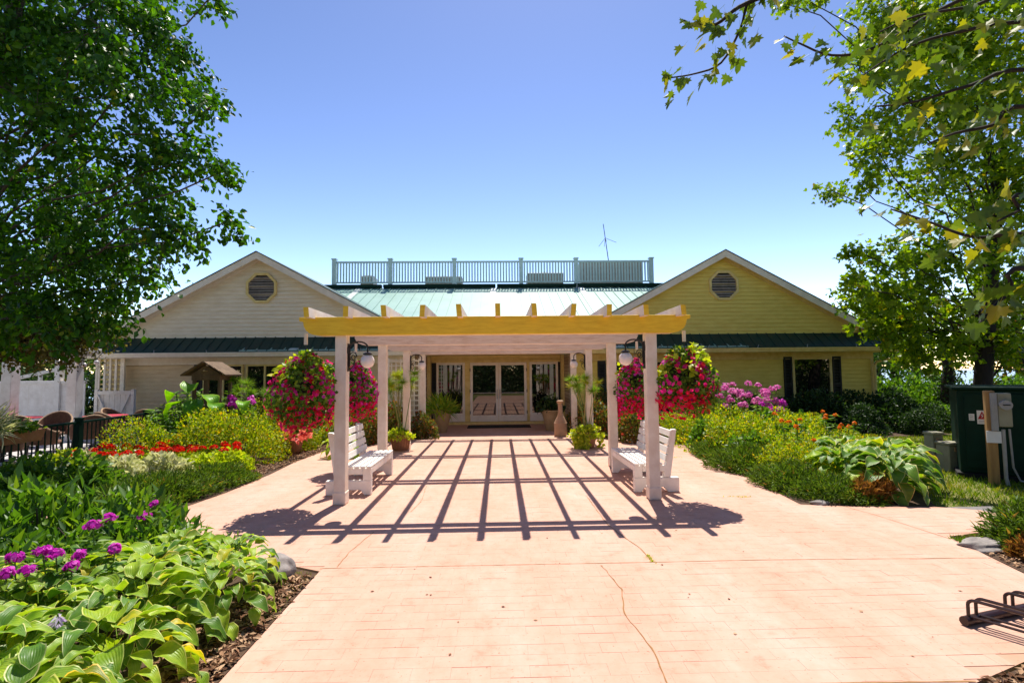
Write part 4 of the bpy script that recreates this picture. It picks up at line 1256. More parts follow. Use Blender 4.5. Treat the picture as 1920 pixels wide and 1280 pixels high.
def hosta_mat(name, mid, mid2, margin):
    m, nt, b = new_mat(name)
    at = node(nt, 'ShaderNodeAttribute', attribute_name='tint')
    n = noise(nt, 5, 3, .5)
    r0 = ramp(nt, [(.3, mid), (.7, mid2)])
    nt.links.new(n.outputs['Fac'], r0.inputs[0])
    mx = node(nt, 'ShaderNodeMix', data_type='RGBA')
    nt.links.new(at.outputs['Fac'], mx.inputs[0]); nt.links.new(r0.outputs[0], mx.inputs[6])
    mx.inputs[7].default_value = (*margin, 1)
    oi = node(nt, 'ShaderNodeObjectInfo')                            # each leaf its own shade, a few of them yellowing
    rv = ramp(nt, [(0, (.62, .72, .6)), (.45, (1, 1, 1)), (.9, (1.2, 1.1, 1)), (.94, (1.5, 1.0, .6)), (1, (1.7, .95, .5))])
    nt.links.new(oi.outputs['Random'], rv.inputs[0])
    mo = node(nt, 'ShaderNodeMix', data_type='RGBA', blend_type='MULTIPLY'); mo.inputs[0].default_value = 1
    nt.links.new(mx.outputs[2], mo.inputs[6]); nt.links.new(rv.outputs[0], mo.inputs[7])
    mx = mo
    nt.links.new(mx.outputs[2], b.inputs['Base Color'])
    b.inputs['Roughness'].default_value = .42
    b.inputs['Specular IOR Level'].default_value = .4
    rb = node(nt, 'ShaderNodeAttribute', attribute_name='rib')       # the ribs that run along the blade
    mm = node(nt, 'ShaderNodeMath', operation='MULTIPLY'); mm.inputs[1].default_value = 30.0
    sn = node(nt, 'ShaderNodeMath', operation='SINE')
    nt.links.new(rb.outputs['Fac'], mm.inputs[0]); nt.links.new(mm.outputs[0], sn.inputs[0])
    bp = node(nt, 'ShaderNodeBump'); bp.inputs['Strength'].default_value = .25; bp.inputs['Distance'].default_value = .004
    nt.links.new(sn.outputs[0], bp.inputs['Height']); nt.links.new(bp.outputs[0], b.inputs['Normal'])
    t = node(nt, 'ShaderNodeBsdfTranslucent')
    m2 = node(nt, 'ShaderNodeMix', data_type='RGBA', blend_type='MULTIPLY'); m2.inputs[0].default_value = 1
    nt.links.new(mx.outputs[2], m2.inputs[6]); m2.inputs[7].default_value = (1.5, 1.5, .5, 1)
    nt.links.new(m2.outputs[2], t.inputs[0])
    ms = node(nt, 'ShaderNodeMixShader'); ms.inputs[0].default_value = .38
    nt.links.new(b.outputs[0], ms.inputs[1]); nt.links.new(t.outputs[0], ms.inputs[2])
    nt.links.new(ms.outputs[0], nt.nodes['Material Output'].inputs['Surface'])
hosta_mat('hosta_lime', (.20, .36, .015), (.36, .50, .03), (.58, .62, .16))
hosta_mat('hosta_green', (.08, .20, .02), (.15, .29, .03), (.62, .62, .28))
hosta_mat('elephant_leaf', (.11, .34, .004), (.22, .48, .008), (.34, .55, .02))

# ------------------------------------------------------------------ shrubs and mounds
def blob_points(n, rx, ry, h, lumps=.22, shell=.55, seed=None):
    d = rdir(n)
    d[:, 2] = np.abs(d[:, 2]) * 1.0 - .12 * rng.random(n)
    d = unit(d)
    ph = rng.random((5, 4)) * 6.28
    fr = rng.normal(size=(5, 3)) * 3.2
    lump = sum(np.sin(d @ fr[i] + ph[i, 0]) for i in range(5)) / 5
    r = (shell + (1 - shell) * rng.random(n) ** .6) * (1 + lumps * lump * 1.6)
    p = d * r[:, None] * np.array([rx, ry, h])
    p[:, 2] = np.maximum(p[:, 2], .015)
    return p, d
def mound(name, label, cat, c, rx, ry, h, n, size, mat, tmpl='quick', group=None, up=.6, rand=.9, lumps=.22, shell=.5, wide=None, stems=7):
    t = thing(name, label, cat, (c[0], c[1], 0), group)
    p, d = blob_points(n, rx, ry, h, lumps, shell)
    al = d + rng.normal(size=(n, 3)) * rand + np.array([0, 0, up])
    nm = d + rng.normal(size=(n, 3)) * .7 + np.array([0, 0, .5])
    tn = np.clip(rng.normal(.45, .25, n), 0, 1)
    cloud('foliage', tmpl, p + np.array([c[0], c[1], 0]), al, nm, size * rng.uniform(.7, 1.3, n), mat, t, tint=tn, wide=wide)
    if stems:
        mb = MB()
        for k in range(stems):
            a = random.uniform(0, 6.28); r = random.uniform(.3, .75)
            e = (c[0] + rx * r * math.cos(a), c[1] + ry * r * math.sin(a), h * random.uniform(.5, .8))
            b = (c[0] + rx * .1 * math.cos(a), c[1] + ry * .1 * math.sin(a), 0)
            mb.tube([b, ((b[0] * .4 + e[0] * .6), (b[1] * .4 + e[1] * .6), e[2] * .45), e], [.012, .009, .004], 5)
        mb.build('stems', 'bark', t)
    return t
def flowers_on(t, c, rx, ry, h, n, size, mat, lumps=.2, zlo=.35, tmpl='flower', name='flowers', mean=.5, r0=.95):
    p, d = blob_points(n * 3, rx, ry, h, lumps, r0)
    keep = np.where(p[:, 2] > zlo * h)[0][:n]
    p, d = p[keep], d[keep]
    m = len(p)
    nm = d + rng.normal(size=(m, 3)) * .5
    al = np.cross(nm, rdir(m))
    o = cloud(name, tmpl, p + np.array([c[0], c[1], c[2] if len(c) > 2 else 0]), al, nm, size * rng.uniform(.75, 1.25, m), mat, t, tint=np.clip(rng.normal(mean, .28, m), 0, 1))
    o['kind'] = 'stuff'
    return o
def cp(o, x, y, rz, s=1.0, label=None):
    c = copy_tree(o)
    c.location = (x, y, 0)
    c.rotation_euler = (0, 0, rz)
    c.scale = (s, s, s * random.uniform(.92, 1.08))
    if label:
        c['label'] = label
    return c

# spirea mounds
LBL = 'broad yellow-green spirea mound beside the wood chips and left bench'
sp1 = mound('spirea', LBL, 'shrub', (-5.15, 10.35), .82, .72, .92, 5200, .055, 'leaf_spirea', group='spireas of the left bed', lumps=.3)
for x, y, s in ((-5.75, 10.0, .95), (-4.75, 11.9, .8), (-5.3, 12.3, 1.0), (-6.6, 9.7, .85), (-4.1, 13.3, .85), (-3.5, 14.4, .85), (-6.6, 13.5, 1.0)):
    cp(sp1, x, y, random.uniform(0, 6), s, {-5.75: 'yellow-green spirea just behind the red geraniums', -4.75: 'small yellow-green spirea below the left hanging basket', -5.3: 'yellow-green spirea round the foot of the feathery papyrus',
       -6.6: 'yellow-green spirea between the lilies and the geraniums' if y < 11 else 'yellow-green spirea under the left wing windows', -4.1: 'yellow-green spirea behind the second left petunia basket', -3.5: 'yellow-green spirea against the left wing wall by the lattice'}[x])
LBR = 'yellow-green spirea in the middle of the right bed behind the junipers'
RSL = {(4.7, 8.0): 'small spirea between the right junipers and the cream-edged hostas', (4.2, 12.6): 'spirea below the right hanging basket behind the bench', (3.6, 13.6): 'spirea beside the bronze porch shrubs right of the entrance',
       (5.6, 12.8): 'spirea under the inner window of the right wing', (6.3, 10.9): 'spirea directly in front of the pink phlox clump', (6.6, 9.3): 'low spirea at the lawn edge among orange zinnias', (5.05, 8.9): 'spirea just behind the cream-edged hostas'}
sp2 = mound('spirea', LBR, 'shrub', (4.85, 10.2), .9, .8, .80, 5200, .055, 'leaf_spirea', group='spireas of the right bed', lumps=.3)
for x, y, s in ((5.0, 11.6, 1.0), (5.05, 8.9, .85), (5.75, 9.9, .95), (4.7, 8.0, .72), (6.3, 10.9, 1.0), (4.2, 12.6, .9), (3.6, 13.6, .8), (5.6, 12.8, 1.0), (6.6, 9.3, .72)):
    cp(sp2, x, y, random.uniform(0, 6), s, RSL.get((x, y)))
# junipers, low and spreading
def juniper(label, c, rx, ry, h, n, group, mat='leaf_juniper'):
    return mound('juniper', label, 'shrub', c, rx, ry, h, n, .085, mat, 'lance', group, up=.35, rand=.55, lumps=.25, shell=.45, stems=5)
JL = 'low spreading green juniper edging the left flower bed'
j1 = juniper(JL, (-4.75, 7.2), .72, .75, .28, 6000, 'junipers of the left bed')
for x, y, s in ((-4.55, 8.3, .85), (-5.2, 7.75, .8), (-5.25, 6.95, .5)):
    cp(j1, x, y, random.uniform(0, 6), s, {-5.2: 'green juniper touching the pale foliage plants', -5.25: 'small green juniper at the mouth of the side path'}.get(x))
JR = 'low spreading green juniper edging the right flower bed'
j2 = juniper(JR, (4.35, 8.7), .62, .70, .36, 5200, 'junipers of the right bed')
for x, y, s in ((4.4, 10.0, .85), (4.35, 7.35, .9), (4.5, 6.8, .75)):
    cp(j2, x, y, random.uniform(0, 6), s, {10.0: 'green juniper directly behind the right bench', 6.8: 'green juniper beside the rust-brown juniper and flat stone'}.get(y))
juniper('rust-brown dying juniper patch beside the right hostas', (4.85, 6.62), .34, .26, .26, 2200, None, 'leaf_rust')
juniper('low green juniper in the wood chips near the bike rack', (5.15, 4.75), .50, .42, .42, 4200, None)
juniper('small rust-brown juniper among wood chips near the bike rack', (4.85, 4.45), .26, .22, .2, 1500, None, 'leaf_rust')

# red geraniums, silver and lime foliage plants
g1 = mound('geranium', 'red geranium with lime leaves in the bed below the terrace railing', 'flower', (-6.0, 9.1), .34, .32, .34, 900, .075, 'leaf_lime', 'leaf', 'red geraniums', stems=4)
fp = []
for k in range(7):
    a = random.uniform(0, 6.28); r = random.uniform(.05, .27)
    cc = np.array([-6.0 + r * math.cos(a), 9.1 + r * math.sin(a), .36 + random.uniform(0, .08)])
    q = rdir(46); q[:, 2] = np.abs(q[:, 2])
    fp.append(cc + q * .062)
fp = np.concatenate(fp)
cloud('flower_heads', 'floret', fp, rdir(len(fp)), rng.normal(size=(len(fp), 3)) + [0, -.4, .8], .032, 'petal_red', g1, kind='stuff')
for k, (x, y) in enumerate([(-6.55, 9.0), (-7.1, 8.9), (-5.45, 9.25), (-5.0, 9.4), (-6.3, 9.55), (-5.75, 9.6), (-6.85, 9.4)]):
    cp(g1, x, y, random.uniform(0, 6), random.uniform(.85, 1.1))
s1 = mound('dusty_miller', 'pale cream foliage plant in front of the red geraniums', 'plant', (-6.0, 8.3), .36, .34, .32, 1200, .085, 'leaf_silver', 'leaf', 'pale foliage plants', lumps=.3, stems=3)
for x, y in [(-6.6, 8.2), (-7.2, 8.1), (-5.5, 8.5), (-6.2, 8.75), (-5.7, 7.9), (-6.9, 8.65), (-6.25, 7.75), (-5.25, 8.25)]:
    cp(s1, x, y, random.uniform(0, 6), random.uniform(.8, 1.15))
l1 = mound('lime_coleus', 'lime-yellow coleus clump beside the red geraniums', 'plant', (-7.5, 8.7), .38, .36, .34, 1100, .085, 'leaf_lime', 'leaf', 'lime coleus clumps', stems=3)
for x, y in [(-5.1, 8.95), (-4.75, 9.25), (-7.7, 9.3), (-5.6, 10.0 - .9)]:
    cp(l1, x, y, random.uniform(0, 6), random.uniform(.8, 1.1))
m1 = mound('leafy_perennial', 'mid-green leafy perennial across the side path from the hostas', 'plant', (-5.9, 7.2), .48, .42, .55, 1500, .10, 'leaf_lush', 'leaf', 'leafy perennials along the side path', stems=8, lumps=.3)
for x, y, s in [(-6.6, 7.15, .95), (-7.3, 7.2, .85), (-8.0, 7.3, .75), (-6.9, 7.6, .8), (-7.7, 7.8, .6), (-8.4, 7.6, .7), (-5.5, 7.35, .7)]:
    cp(m1, x, y, random.uniform(0, 6), s)
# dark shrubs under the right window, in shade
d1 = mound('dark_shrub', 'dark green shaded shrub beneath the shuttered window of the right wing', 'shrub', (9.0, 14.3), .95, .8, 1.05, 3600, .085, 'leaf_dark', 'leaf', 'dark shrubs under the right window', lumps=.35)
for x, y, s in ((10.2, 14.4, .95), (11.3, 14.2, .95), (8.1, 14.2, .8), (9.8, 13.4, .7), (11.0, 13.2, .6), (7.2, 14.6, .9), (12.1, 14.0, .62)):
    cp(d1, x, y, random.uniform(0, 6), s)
rp1 = mound('leafy_perennial', 'glossy mid-green perennial breaking up the right-hand spireas', 'plant', (5.35, 9.35), .45, .42, .72, 1500, .085, 'leaf_lush', 'leaf', 'leafy perennials of the right bed', lumps=.35)
for x, y, s in ((4.6, 9.2, .85), (5.6, 10.8, 1.1), (4.5, 11.0, .95), (6.0, 8.6, .8), (5.2, 12.3, 1.1), (6.9, 12.9, 1.2), (7.3, 12.0, .95)):
    cp(rp1, x, y, random.uniform(0, 6), s)
# leafy shrubs along the house behind the pots
h1 = mound('bronze_shrub', 'bronze and green mixed shrub against the porch wall', 'shrub', (-2.75, 13.3), .55, .5, .95, 2300, .07, 'leaf_autumn', 'leaf', 'bronze-green shrubs by the porch', lumps=.35)
for x, y, s in ((-1.95, 13.6, .72), (-3.3, 12.6, .85), (2.6, 13.4, .95), (3.3, 12.4, 1.0), (2.2, 14.3, .8), (3.0, 14.6, 1.15)):
    cp(h1, x, y, random.uniform(0, 6), s)
# ------------------------------------------------------------------ phlox: stems, leaves, one head each
def phlox(name, label, c, stems, mat, group, head=.075, h0=.55, h1=.8, spread=.3, tops=None):
    t = thing(name, label, 'flower', (c[0], c[1], 0), group)
    P, AL, NM = [], [], []
    mb = MB()
    T = tops if tops is not None else []
    if tops is None:
        for k in range(stems):
            a = random.uniform(0, 6.28); r = spread * math.sqrt(random.random())
            T.append((c[0] + r * math.cos(a), c[1] + r * math.sin(a), random.uniform(h0, h1)))
    for tp in T:
        tp = Vector(tp)
        b = Vector((c[0] + (tp.x - c[0]) * .55, c[1] + (tp.y - c[1]) * .55, 0))
        mid = b.lerp(tp, .5) + Vector((random.uniform(-.02, .02), random.uniform(-.02, .02), 0))
        mb.tube([b, mid, tp], [.006, .005, .004], 5)
        n = 26
        s = rng.random(n) ** .8
        base = np.array([b.lerp(tp, float(q)) for q in s])
        az = rng.random(n) * 6.28
        out = np.stack([np.cos(az), np.sin(az), rng.uniform(-.1, .5, n)], -1)
        P.append(base); AL.append(out); NM.append(np.stack([rng.normal(0, .3, n), rng.normal(0, .3, n), np.ones(n)], -1))
        m = 44
        q = rdir(m); q[:, 2] = np.abs(q[:, 2]) * 1.1 - .25
        sq = np.array([random.uniform(.7, 1.15), random.uniform(.7, 1.15), random.uniform(.7, 1.2)])
        pp = np.array(tp) + q * head * rng.uniform(.55, 1.15, m)[:, None] * sq
        cloud('flower_head', 'floret', pp, np.cross(q, rdir(m)), q + rng.normal(size=(m, 3)) * .3, max(.034, head * .55), mat, t, tint=np.clip(rng.normal(.45, .25, m), 0, 1))
    mb.build('stems', 'stem_green', t)
    P = np.concatenate(P)
    cloud('foliage', 'lance', P, np.concatenate(AL), np.concatenate(NM), rng.uniform(.09, .15, len(P)), 'leaf_lush', t, wide=1.5)
    return t
tops = [G(175, 985, .60), G(205, 972, .60), G(80, 1034, .60), G(105, 1040, .58), G(28, 1046, .6), G(216, 1030, .55), G(150, 1040, .5), G(12, 1076, .55), G(52, 1070, .55), G(290, 945, .5), G(272, 968, .45), G(135, 1062, .5), G(-40, 1010, .62), G(-30, 1060, .6)]
grp = [tops[0:2] + [tops[5]], tops[2:4] + tops[6:7] + tops[11:12], [tops[4], tops[7], tops[8]], tops[9:11], tops[12:]]
for g in grp:
    cx = sum(p.x for p in g) / len(g); cy = sum(p.y for p in g) / len(g) + .05
    phlox('phlox', 'tall magenta phlox rising behind the front hostas', (cx, cy), 0, 'petal_phlox', 'magenta phlox behind the hostas', .048, tops=g)
# green growth among the phlox
m2 = mound('leafy_perennial', 'dark leafy growth between the magenta phlox stems', 'plant', (-3.6, 4.1), .45, .4, .50, 900, .11, 'leaf_lush', 'lance', 'leafy growth among the phlox', wide=1.6, stems=10, shell=.3)
for x, y, s in ((-4.3, 4.3, 1.2), (-3.05, 4.55, 1.0), (-3.9, 3.7, 1.0), (-4.8, 4.0, 1.2), (-3.6, 4.9, 1.3), (-4.3, 5.0, 1.55), (-5.2, 4.9, 1.7), (-4.3, 3.2, 1.0), (-5.6, 4.3, 1.2), (-2.6, 4.8, .55), (-6.2, 5.0, 1.4)):
    cp(m2, x, y, random.uniform(0, 6), s)
ph1 = phlox('phlox', 'large pink-purple phlox clump before the right wing wall', (5.95, 12.3), 46, 'petal_pink', None, .095, .85, 1.38, .85)
ph2 = phlox('phlox', 'small violet phlox clump at the edge of the shaded shrubs', (6.15, 11.4), 7, 'petal_phlox', None, .075, .8, 1.0, .35)
ph3 = phlox('phlox', 'magenta phlox clump between spireas by the papyrus', (-5.7, 11.5), 6, 'petal_phlox', None, .10, .95, 1.2, .35)
for x, y in ((5.3, 9.6), (4.9, 8.3), (6.2, 9.2), (6.6, 10.1)):
    phlox('zinnia', 'orange zinnia scattered among the right-hand spireas', (x, y), 4, 'petal_orange', 'orange zinnias', .04, .55, .85, .4)
# ------------------------------------------------------------------ hostas: every leaf a piece
def hosta_leaf(mat, k, elephant=False):
    L, W = 1.0, random.uniform(.56, .70) if not elephant else .8
    SS = (-1, -.93, -.88, -.42, 0, .42, .88, .93, 1)
    nu, nv = 10, len(SS)
    arch = random.uniform(.10, .26)
    droop = random.uniform(.25, .55)
    cup = random.uniform(.10, .22)
    wave = random.uniform(.03, .06)
    ph = random.uniform(0, 6)
    tw = random.uniform(-.25, .25)
    vs, tint, rib = [], [], []
    for i in range(nu):
        t = i / (nu - 1)
        w = W * .5 * (math.sin(math.pi * min(1, t ** .62)) ** .75 if 0 < t < 1 else 0)
        for j in range(nv):
            s = SS[j]
            x = t * L - (.10 * s * s if t < .3 else 0) * (1 - t / .3 if t < .3 else 0)
            z = arch * math.sin(math.pi * t) - droop * t * t * .5 + cup * w * 2 * abs(s) ** 1.5
            z += wave * math.sin(t * 13 + ph + (3 if s > 0 else 0)) * abs(s) ** 2 * (w / (W * .5) + .1) + .010 * (1 if j % 2 else -1) * (1 - abs(s))
            y = w * s
            vs.append((x, y * math.cos(tw * t) - z * math.sin(tw * t), z * math.cos(tw * t) + y * math.sin(tw * t)))
            tint.append(0.0 if abs(s) < .9 else 1.0)
            rib.append(s)
    fs = [(i * nv + j, (i + 1) * nv + j, (i + 1) * nv + j + 1, i * nv + j + 1) for i in range(nu - 1) for j in range(nv - 1)]
    n0 = len(vs)
    for p, r in (((-.42, 0, -.30), .016), ((-.15, 0, -.06), .013), ((.02, 0, .0), .010)):   # the leaf stalk
        for a in range(3):
            vs.append((p[0], p[1] + r * math.cos(a * 2.1), p[2] + r * math.sin(a * 2.1)))
            tint.append(0.0); rib.append(0.0)
    for i in range(2):
        for a in range(3):
            fs.append((n0 + i * 3 + a, n0 + i * 3 + (a + 1) % 3, n0 + (i + 1) * 3 + (a + 1) % 3, n0 + (i + 1) * 3 + a))
    me = bpy.data.meshes.new('leaf')
    me.from_pydata(vs, [], fs)
    at = me.attributes.new('tint', 'FLOAT', 'POINT')
    at.data.foreach_set('value', tint)
    at = me.attributes.new('rib', 'FLOAT', 'POINT')
    at.data.foreach_set('value', rib)
    me.polygons.foreach_set('use_smooth', [True] * len(fs))
    me.materials.append(MATS[mat])
    return me
HL = {m: [hosta_leaf(m, k) for k in range(9)] for m in ('hosta_lime', 'hosta_green')}
def hosta(label, c, r, n, size, mats, group, h=.40):
    t = thing('hosta', label, 'plant', (c[0], c[1], 0), group)
    for k in range(n):
        u = (k + .5) / n
        a = k * 2.399 + random.uniform(-.3, .3)
        rad = r * (.12 + .68 * u ** .7)
        z = h * (1.0 - .78 * u ** 1.6) + random.uniform(-.03, .03)
        tilt = 18 - 62 * u + random.uniform(-14, 14)
        m = random.choice(HL[random.choices(list(mats), list(mats.values()))[0]])
        o = bpy.data.objects.new('leaf', m)
        COL.objects.link(o)
        o.parent = t
        o.location = (rad * math.cos(a), rad * math.sin(a), z)
        s = size * random.uniform(.78, 1.2)
        o.scale = (s, s * random.uniform(.9, 1.15), s)
        o.rotation_euler = (random.uniform(-.35, .35), R(-tilt), a + random.uniform(-.35, .35))
    return t
MIX = {'hosta_lime': .62, 'hosta_green': .38}
HLAB = {(-2.12, 4.15): 'lime hosta touching the grey edging stone', (-2.62, 2.75): '', (-2.60, 4.25): 'lime hosta at the far tip of the front bed, under the tallest phlox',
        (-3.25, 3.28): 'variegated hosta right under the magenta phlox heads', (-2.95, 3.75): 'variegated hosta wedged between the phlox stems and the lime hostas',
        (-2.52, 2.60): 'variegated hosta below the pale lilac flower stalk'}
EDGE = 'lime variegated hosta overhanging the plaza edge of the front bed'
for x, y, s in [(-2.02, 2.72, 1.0), (-2.52, 2.60, 1.05), (-3.05, 2.72, 1.1), (-2.22, 3.20, 1.05), (-2.72, 3.15, 1.0), (-3.25, 3.28, 1.1), (-1.98, 3.68, .85), (-2.46, 3.72, 1.0),
                (-2.95, 3.75, 1.0), (-2.12, 4.15, .85), (-2.60, 4.25, .9), (-3.5, 2.75, 1.05), (-2.0, 2.25, 1.0), (-2.6, 2.15, 1.0)]:
    hosta(HLAB.get((x, y)) or (EDGE if x > -2.1 else 'lime variegated hosta in the middle of the front bed'), (x, y), .47 * s, 64, .162 * s, MIX, 'hostas of the front left bed', .42 * s)
for x, y, s in [(5.25, 6.85, 1.05), (5.0, 7.35, 1.0), (5.7, 7.35, 1.15), (5.5, 8.1, 1.05)]:
    hosta({6.85: 'cream-edged hosta spilling onto the paving beside the rust-brown juniper', 8.1: 'cream-edged hosta against the low spirea of the right bed'}.get(y, 'cream-edged green hosta at the lawn corner of the right bed'), (x, y), .52 * s, 52, .25 * s, {'hosta_lime': .25, 'hosta_green': .75}, 'hostas of the right bed', .50 * s)
hosta('yellow-green hosta behind the left bench', (-3.25, 10.7), .42, 30, .22, {'hosta_lime': 1.0}, None, .38)
hosta('bright green hosta at the wood-chip corner below the bike rack', (3.30, 2.62), .34, 26, .19, {'hosta_lime': 1.0}, None, .34)
# lilac flower stalk over the hostas
fs_ = thing('hosta_flower', 'pale lilac drooping hosta flower stalk above the front leaves', 'flower', (-2.62, 2.75, 0))
ft = A(108, 1150, 2.75)
MB().tube([(ft.x + .0, 2.78, .1), (ft.x + .01, 2.76, ft.z - .15), ft], [.006, .005, .004], 5).build('stem', 'stem_green', fs_)
q = rdir(22); q[:, 2] = -np.abs(q[:, 2]) * 1.3 - .2; q = unit(q)
cloud('petals', 'lance', np.array(ft) + np.stack([q[:, 0] * .012, q[:, 1] * .012, -.07 * rng.random(22)], -1), q, rdir(22), .05, 'petal_lilac' if 'petal_lilac' in MATS else 'petal_pink', fs_, wide=1.4)

# ------------------------------------------------------------------ papyrus, elephant ears, lilies, caladium, grasses
def papyrus(label, c, z0, stems, h, spread, cat='plant', group=None, tuft=.22, straw=0):
    t = thing('papyrus', label, cat, (c[0], c[1], z0), group)
    P, AL, TI = [], [], []
    mb, ms = MB(), MB()
    for k in range(stems):
        a = random.uniform(0, 6.28); r = spread * math.sqrt(random.random())
        hh = h * random.uniform(.72, 1.0)
        top = Vector((c[0] + r * math.cos(a), c[1] + r * math.sin(a), z0 + hh - .3 * max(0, r - .3)))
        b = Vector((c[0] + .07 * math.cos(a * 2), c[1] + .07 * math.sin(a * 2), z0))
        (ms if k < straw else mb).tube([b, b.lerp(top, .5) + Vector((0, 0, .05)), top], [.009, .008, .005], 5)
        n = 130
        d = rdir(n); d[:, 2] = d[:, 2] * .7 + .25
        P.append(np.repeat(np.array(top)[None], n, 0)); AL.append(d)
        TI.append(np.clip(rng.normal(.85 if k < straw else .4, .2, n), 0, 1))
    mb.build('stems', 'stem_green', t)
    if straw:
        ms.build('dry_stems', 'stem_straw', t)
    P, AL = np.concatenate(P), np.concatenate(AL)
    cloud('tufts', 'needle', P, AL, rdir(len(P)), tuft * rng.uniform(.6, 1.1, len(P)), 'leaf_papyrus', t, tint=np.concatenate(TI), wide=.55)
    return t
papyrus('papyrus with straw-coloured tufts growing from the brown ribbed pot', (-2.21, 11.5), .30, 14, 1.42, .36, straw=6)
papyrus('papyrus with bright green tufts and dry canes in the lime vine pot', (1.97, 11.5), .30, 18, 1.30, .42, straw=6, tuft=.2)
papyrus('tall feathery papyrus in the bed beside the bird house', (-5.9, 12.0), 0, 9, 1.6, .5, tuft=.22)
papyrus('lower feathery papyrus near the left hanging basket', (-5.1, 12.2), 0, 9, 1.4, .4, tuft=.23)
def leafy_clump(t, c, z0, n, rx, h, size, mat, tmpl='leaf', name='foliage', wide=None):
    p, d = blob_points(n, rx, rx, h, .3, .3)
    al = d * 1.0 + rng.normal(size=(n, 3)) * .6
    return cloud(name, tmpl, p + np.array([c[0], c[1], z0]), al, d + rng.normal(size=(n, 3)) * .5 + [0, 0, .5], size * rng.uniform(.7, 1.25, n), mat, t, wide=wide)
def clump(name, label, c, z0, n, rx, h, size, mat, tmpl='leaf', wide=None):
    t = thing(name, label, 'plant', (c[0], c[1], z0))
    leafy_clump(t, c, z0, n, rx, h, size, mat, tmpl, wide=wide)
    return t
clump('lime_vine', 'lime-green leaves spilling round the brown ribbed pot', (-2.24, 11.46), .28, 480, .30, .18, .085, 'leaf_lime')
t = clump('sweet_potato_vine', 'bright lime vine trailing over the round clay pot', (1.97, 11.48), .26, 620, .36, .22, .09, 'leaf_lime')
n = 420
aa = rng.uniform(-2.9, -.1, n); rr_ = .25 + .10 * rng.random(n)
tp = np.stack([1.97 + rr_ * np.cos(aa), 11.48 + rr_ * np.sin(aa), .05 + .3 * rng.random(n)], -1)
keep = np.sin(aa * 2.3 + .6) > -.1
tp = tp[keep]
cloud('trailing_leaves', 'leaf', tp, rng.normal(size=(len(tp), 3)) * .5 + [0, -.3, -1], rng.normal(size=(len(tp), 3)) * .4 + [0, -1, .2], .085, 'leaf_lime', t)
clump('ornamental_grass', 'arching green grass in the left tall planter', (-1.66, 14.75), .58, 420, .42, .34, .34, 'leaf_papyrus', 'blade', 1.0)
clump('dark_foliage', 'dark purple-green leaves in the right tall planter', (1.52, 14.9), .55, 420, .36, .38, .10, 'leaf_dark')
clump('ornamental_grass', 'pale arching grass growing in the railing planter box', (PLX[0], PLX[1] - .1), .86, 420, .30, .28, .30, 'leaf_silver', 'blade', .8)
clump('planter_foliage', 'low green leaves filling the railing planter box', (PLX[0], PLX[1] + .25), .86, 520, .38, .16, .08, 'leaf_lush')
t = clump('caladium', 'pink and salmon caladium leaves in the small clay pot', (CAL.x, CAL.y), .28, 60, .26, .34, .15, 'petal_salmon')
t = clump('caladium', 'salmon-red caladium leaves between the left spireas', (-4.25, 10.75), .35, 36, .2, .34, .16, 'petal_salmon')
t = thing('elephant_ear', 'elephant ear plant with huge bright green heart leaves', 'plant', (-6.75, 11.0, 0))
EL = [hosta_leaf('elephant_leaf', k, True) for k in range(4)]
for (px, py, s, a, tl) in ((338, 768, .46, 200, -52), (368, 765, .50, -75, -58), (382, 756, .44, -20, -50), (352, 748, .42, 110, 30), (330, 752, .36, 150, -20), (398, 772, .40, -40, -45), (455, 768, .34, -60, -35)):
    p = A(px, py, 10.9 + random.uniform(-.2, .2))
    o = link('leaf', EL[random.randrange(4)], t, (p.x, p.y, p.z + .15))
    o.scale = (s, s, s)
    o.rotation_euler = (0, R(-tl), R(a))
    MB().tube([(-6.6 + random.uniform(-.1, .1), 11.05, 0), ((p.x - 6.6) / 2, 11.0, p.z * .6), (p.x, p.y, p.z + .15)], [.018, .014, .010], 6).build('leaf_stalk', 'stem_green', t, smooth=True)
def lily(label, c, h, group):
    t = thing('lily', label, 'plant', (c[0], c[1], 0), group)
    mb = MB(); P, AL = [], []
    for k in range(9):
        a = random.uniform(0, 6.28); r = .32 * math.sqrt(random.random())
        b = Vector((c[0] + r * .6 * math.cos(a), c[1] + r * .6 * math.sin(a), 0))
        tp = Vector((c[0] + r * math.cos(a), c[1] + r * math.sin(a), h * random.uniform(.7, 1)))
        mb.tube([b, tp], [.008, .005], 5)
        n = 60
        s = .1 + .9 * rng.random(n)
        P.append(np.array([b.lerp(tp, float(q)) for q in s]))
        az = rng.random(n) * 6.28
        AL.append(np.stack([np.cos(az), np.sin(az), rng.uniform(-.2, .7, n)], -1))
    mb.build('stems', 'stem_green', t)
    P, AL = np.concatenate(P), np.concatenate(AL)
    cloud('foliage', 'lance', P, AL, rng.normal(size=P.shape) * .3 + [0, 0, 1], rng.uniform(.12, .2, len(P)), 'leaf_lush', t, wide=1.1)
    return t
LL = 'tall narrow-leaved lily stand beside the green railing'
for x, y, h in ((-6.7, 10.4, 1.05), (-6.95, 11.2, 1.3), (-6.35, 9.95, .75), (-7.45, 12.6, 1.45), (-7.0, 13.0, 1.3), (-6.4, 12.9, 1.35)):
    lily(LL, (x, y), h, 'lilies beside the railing')

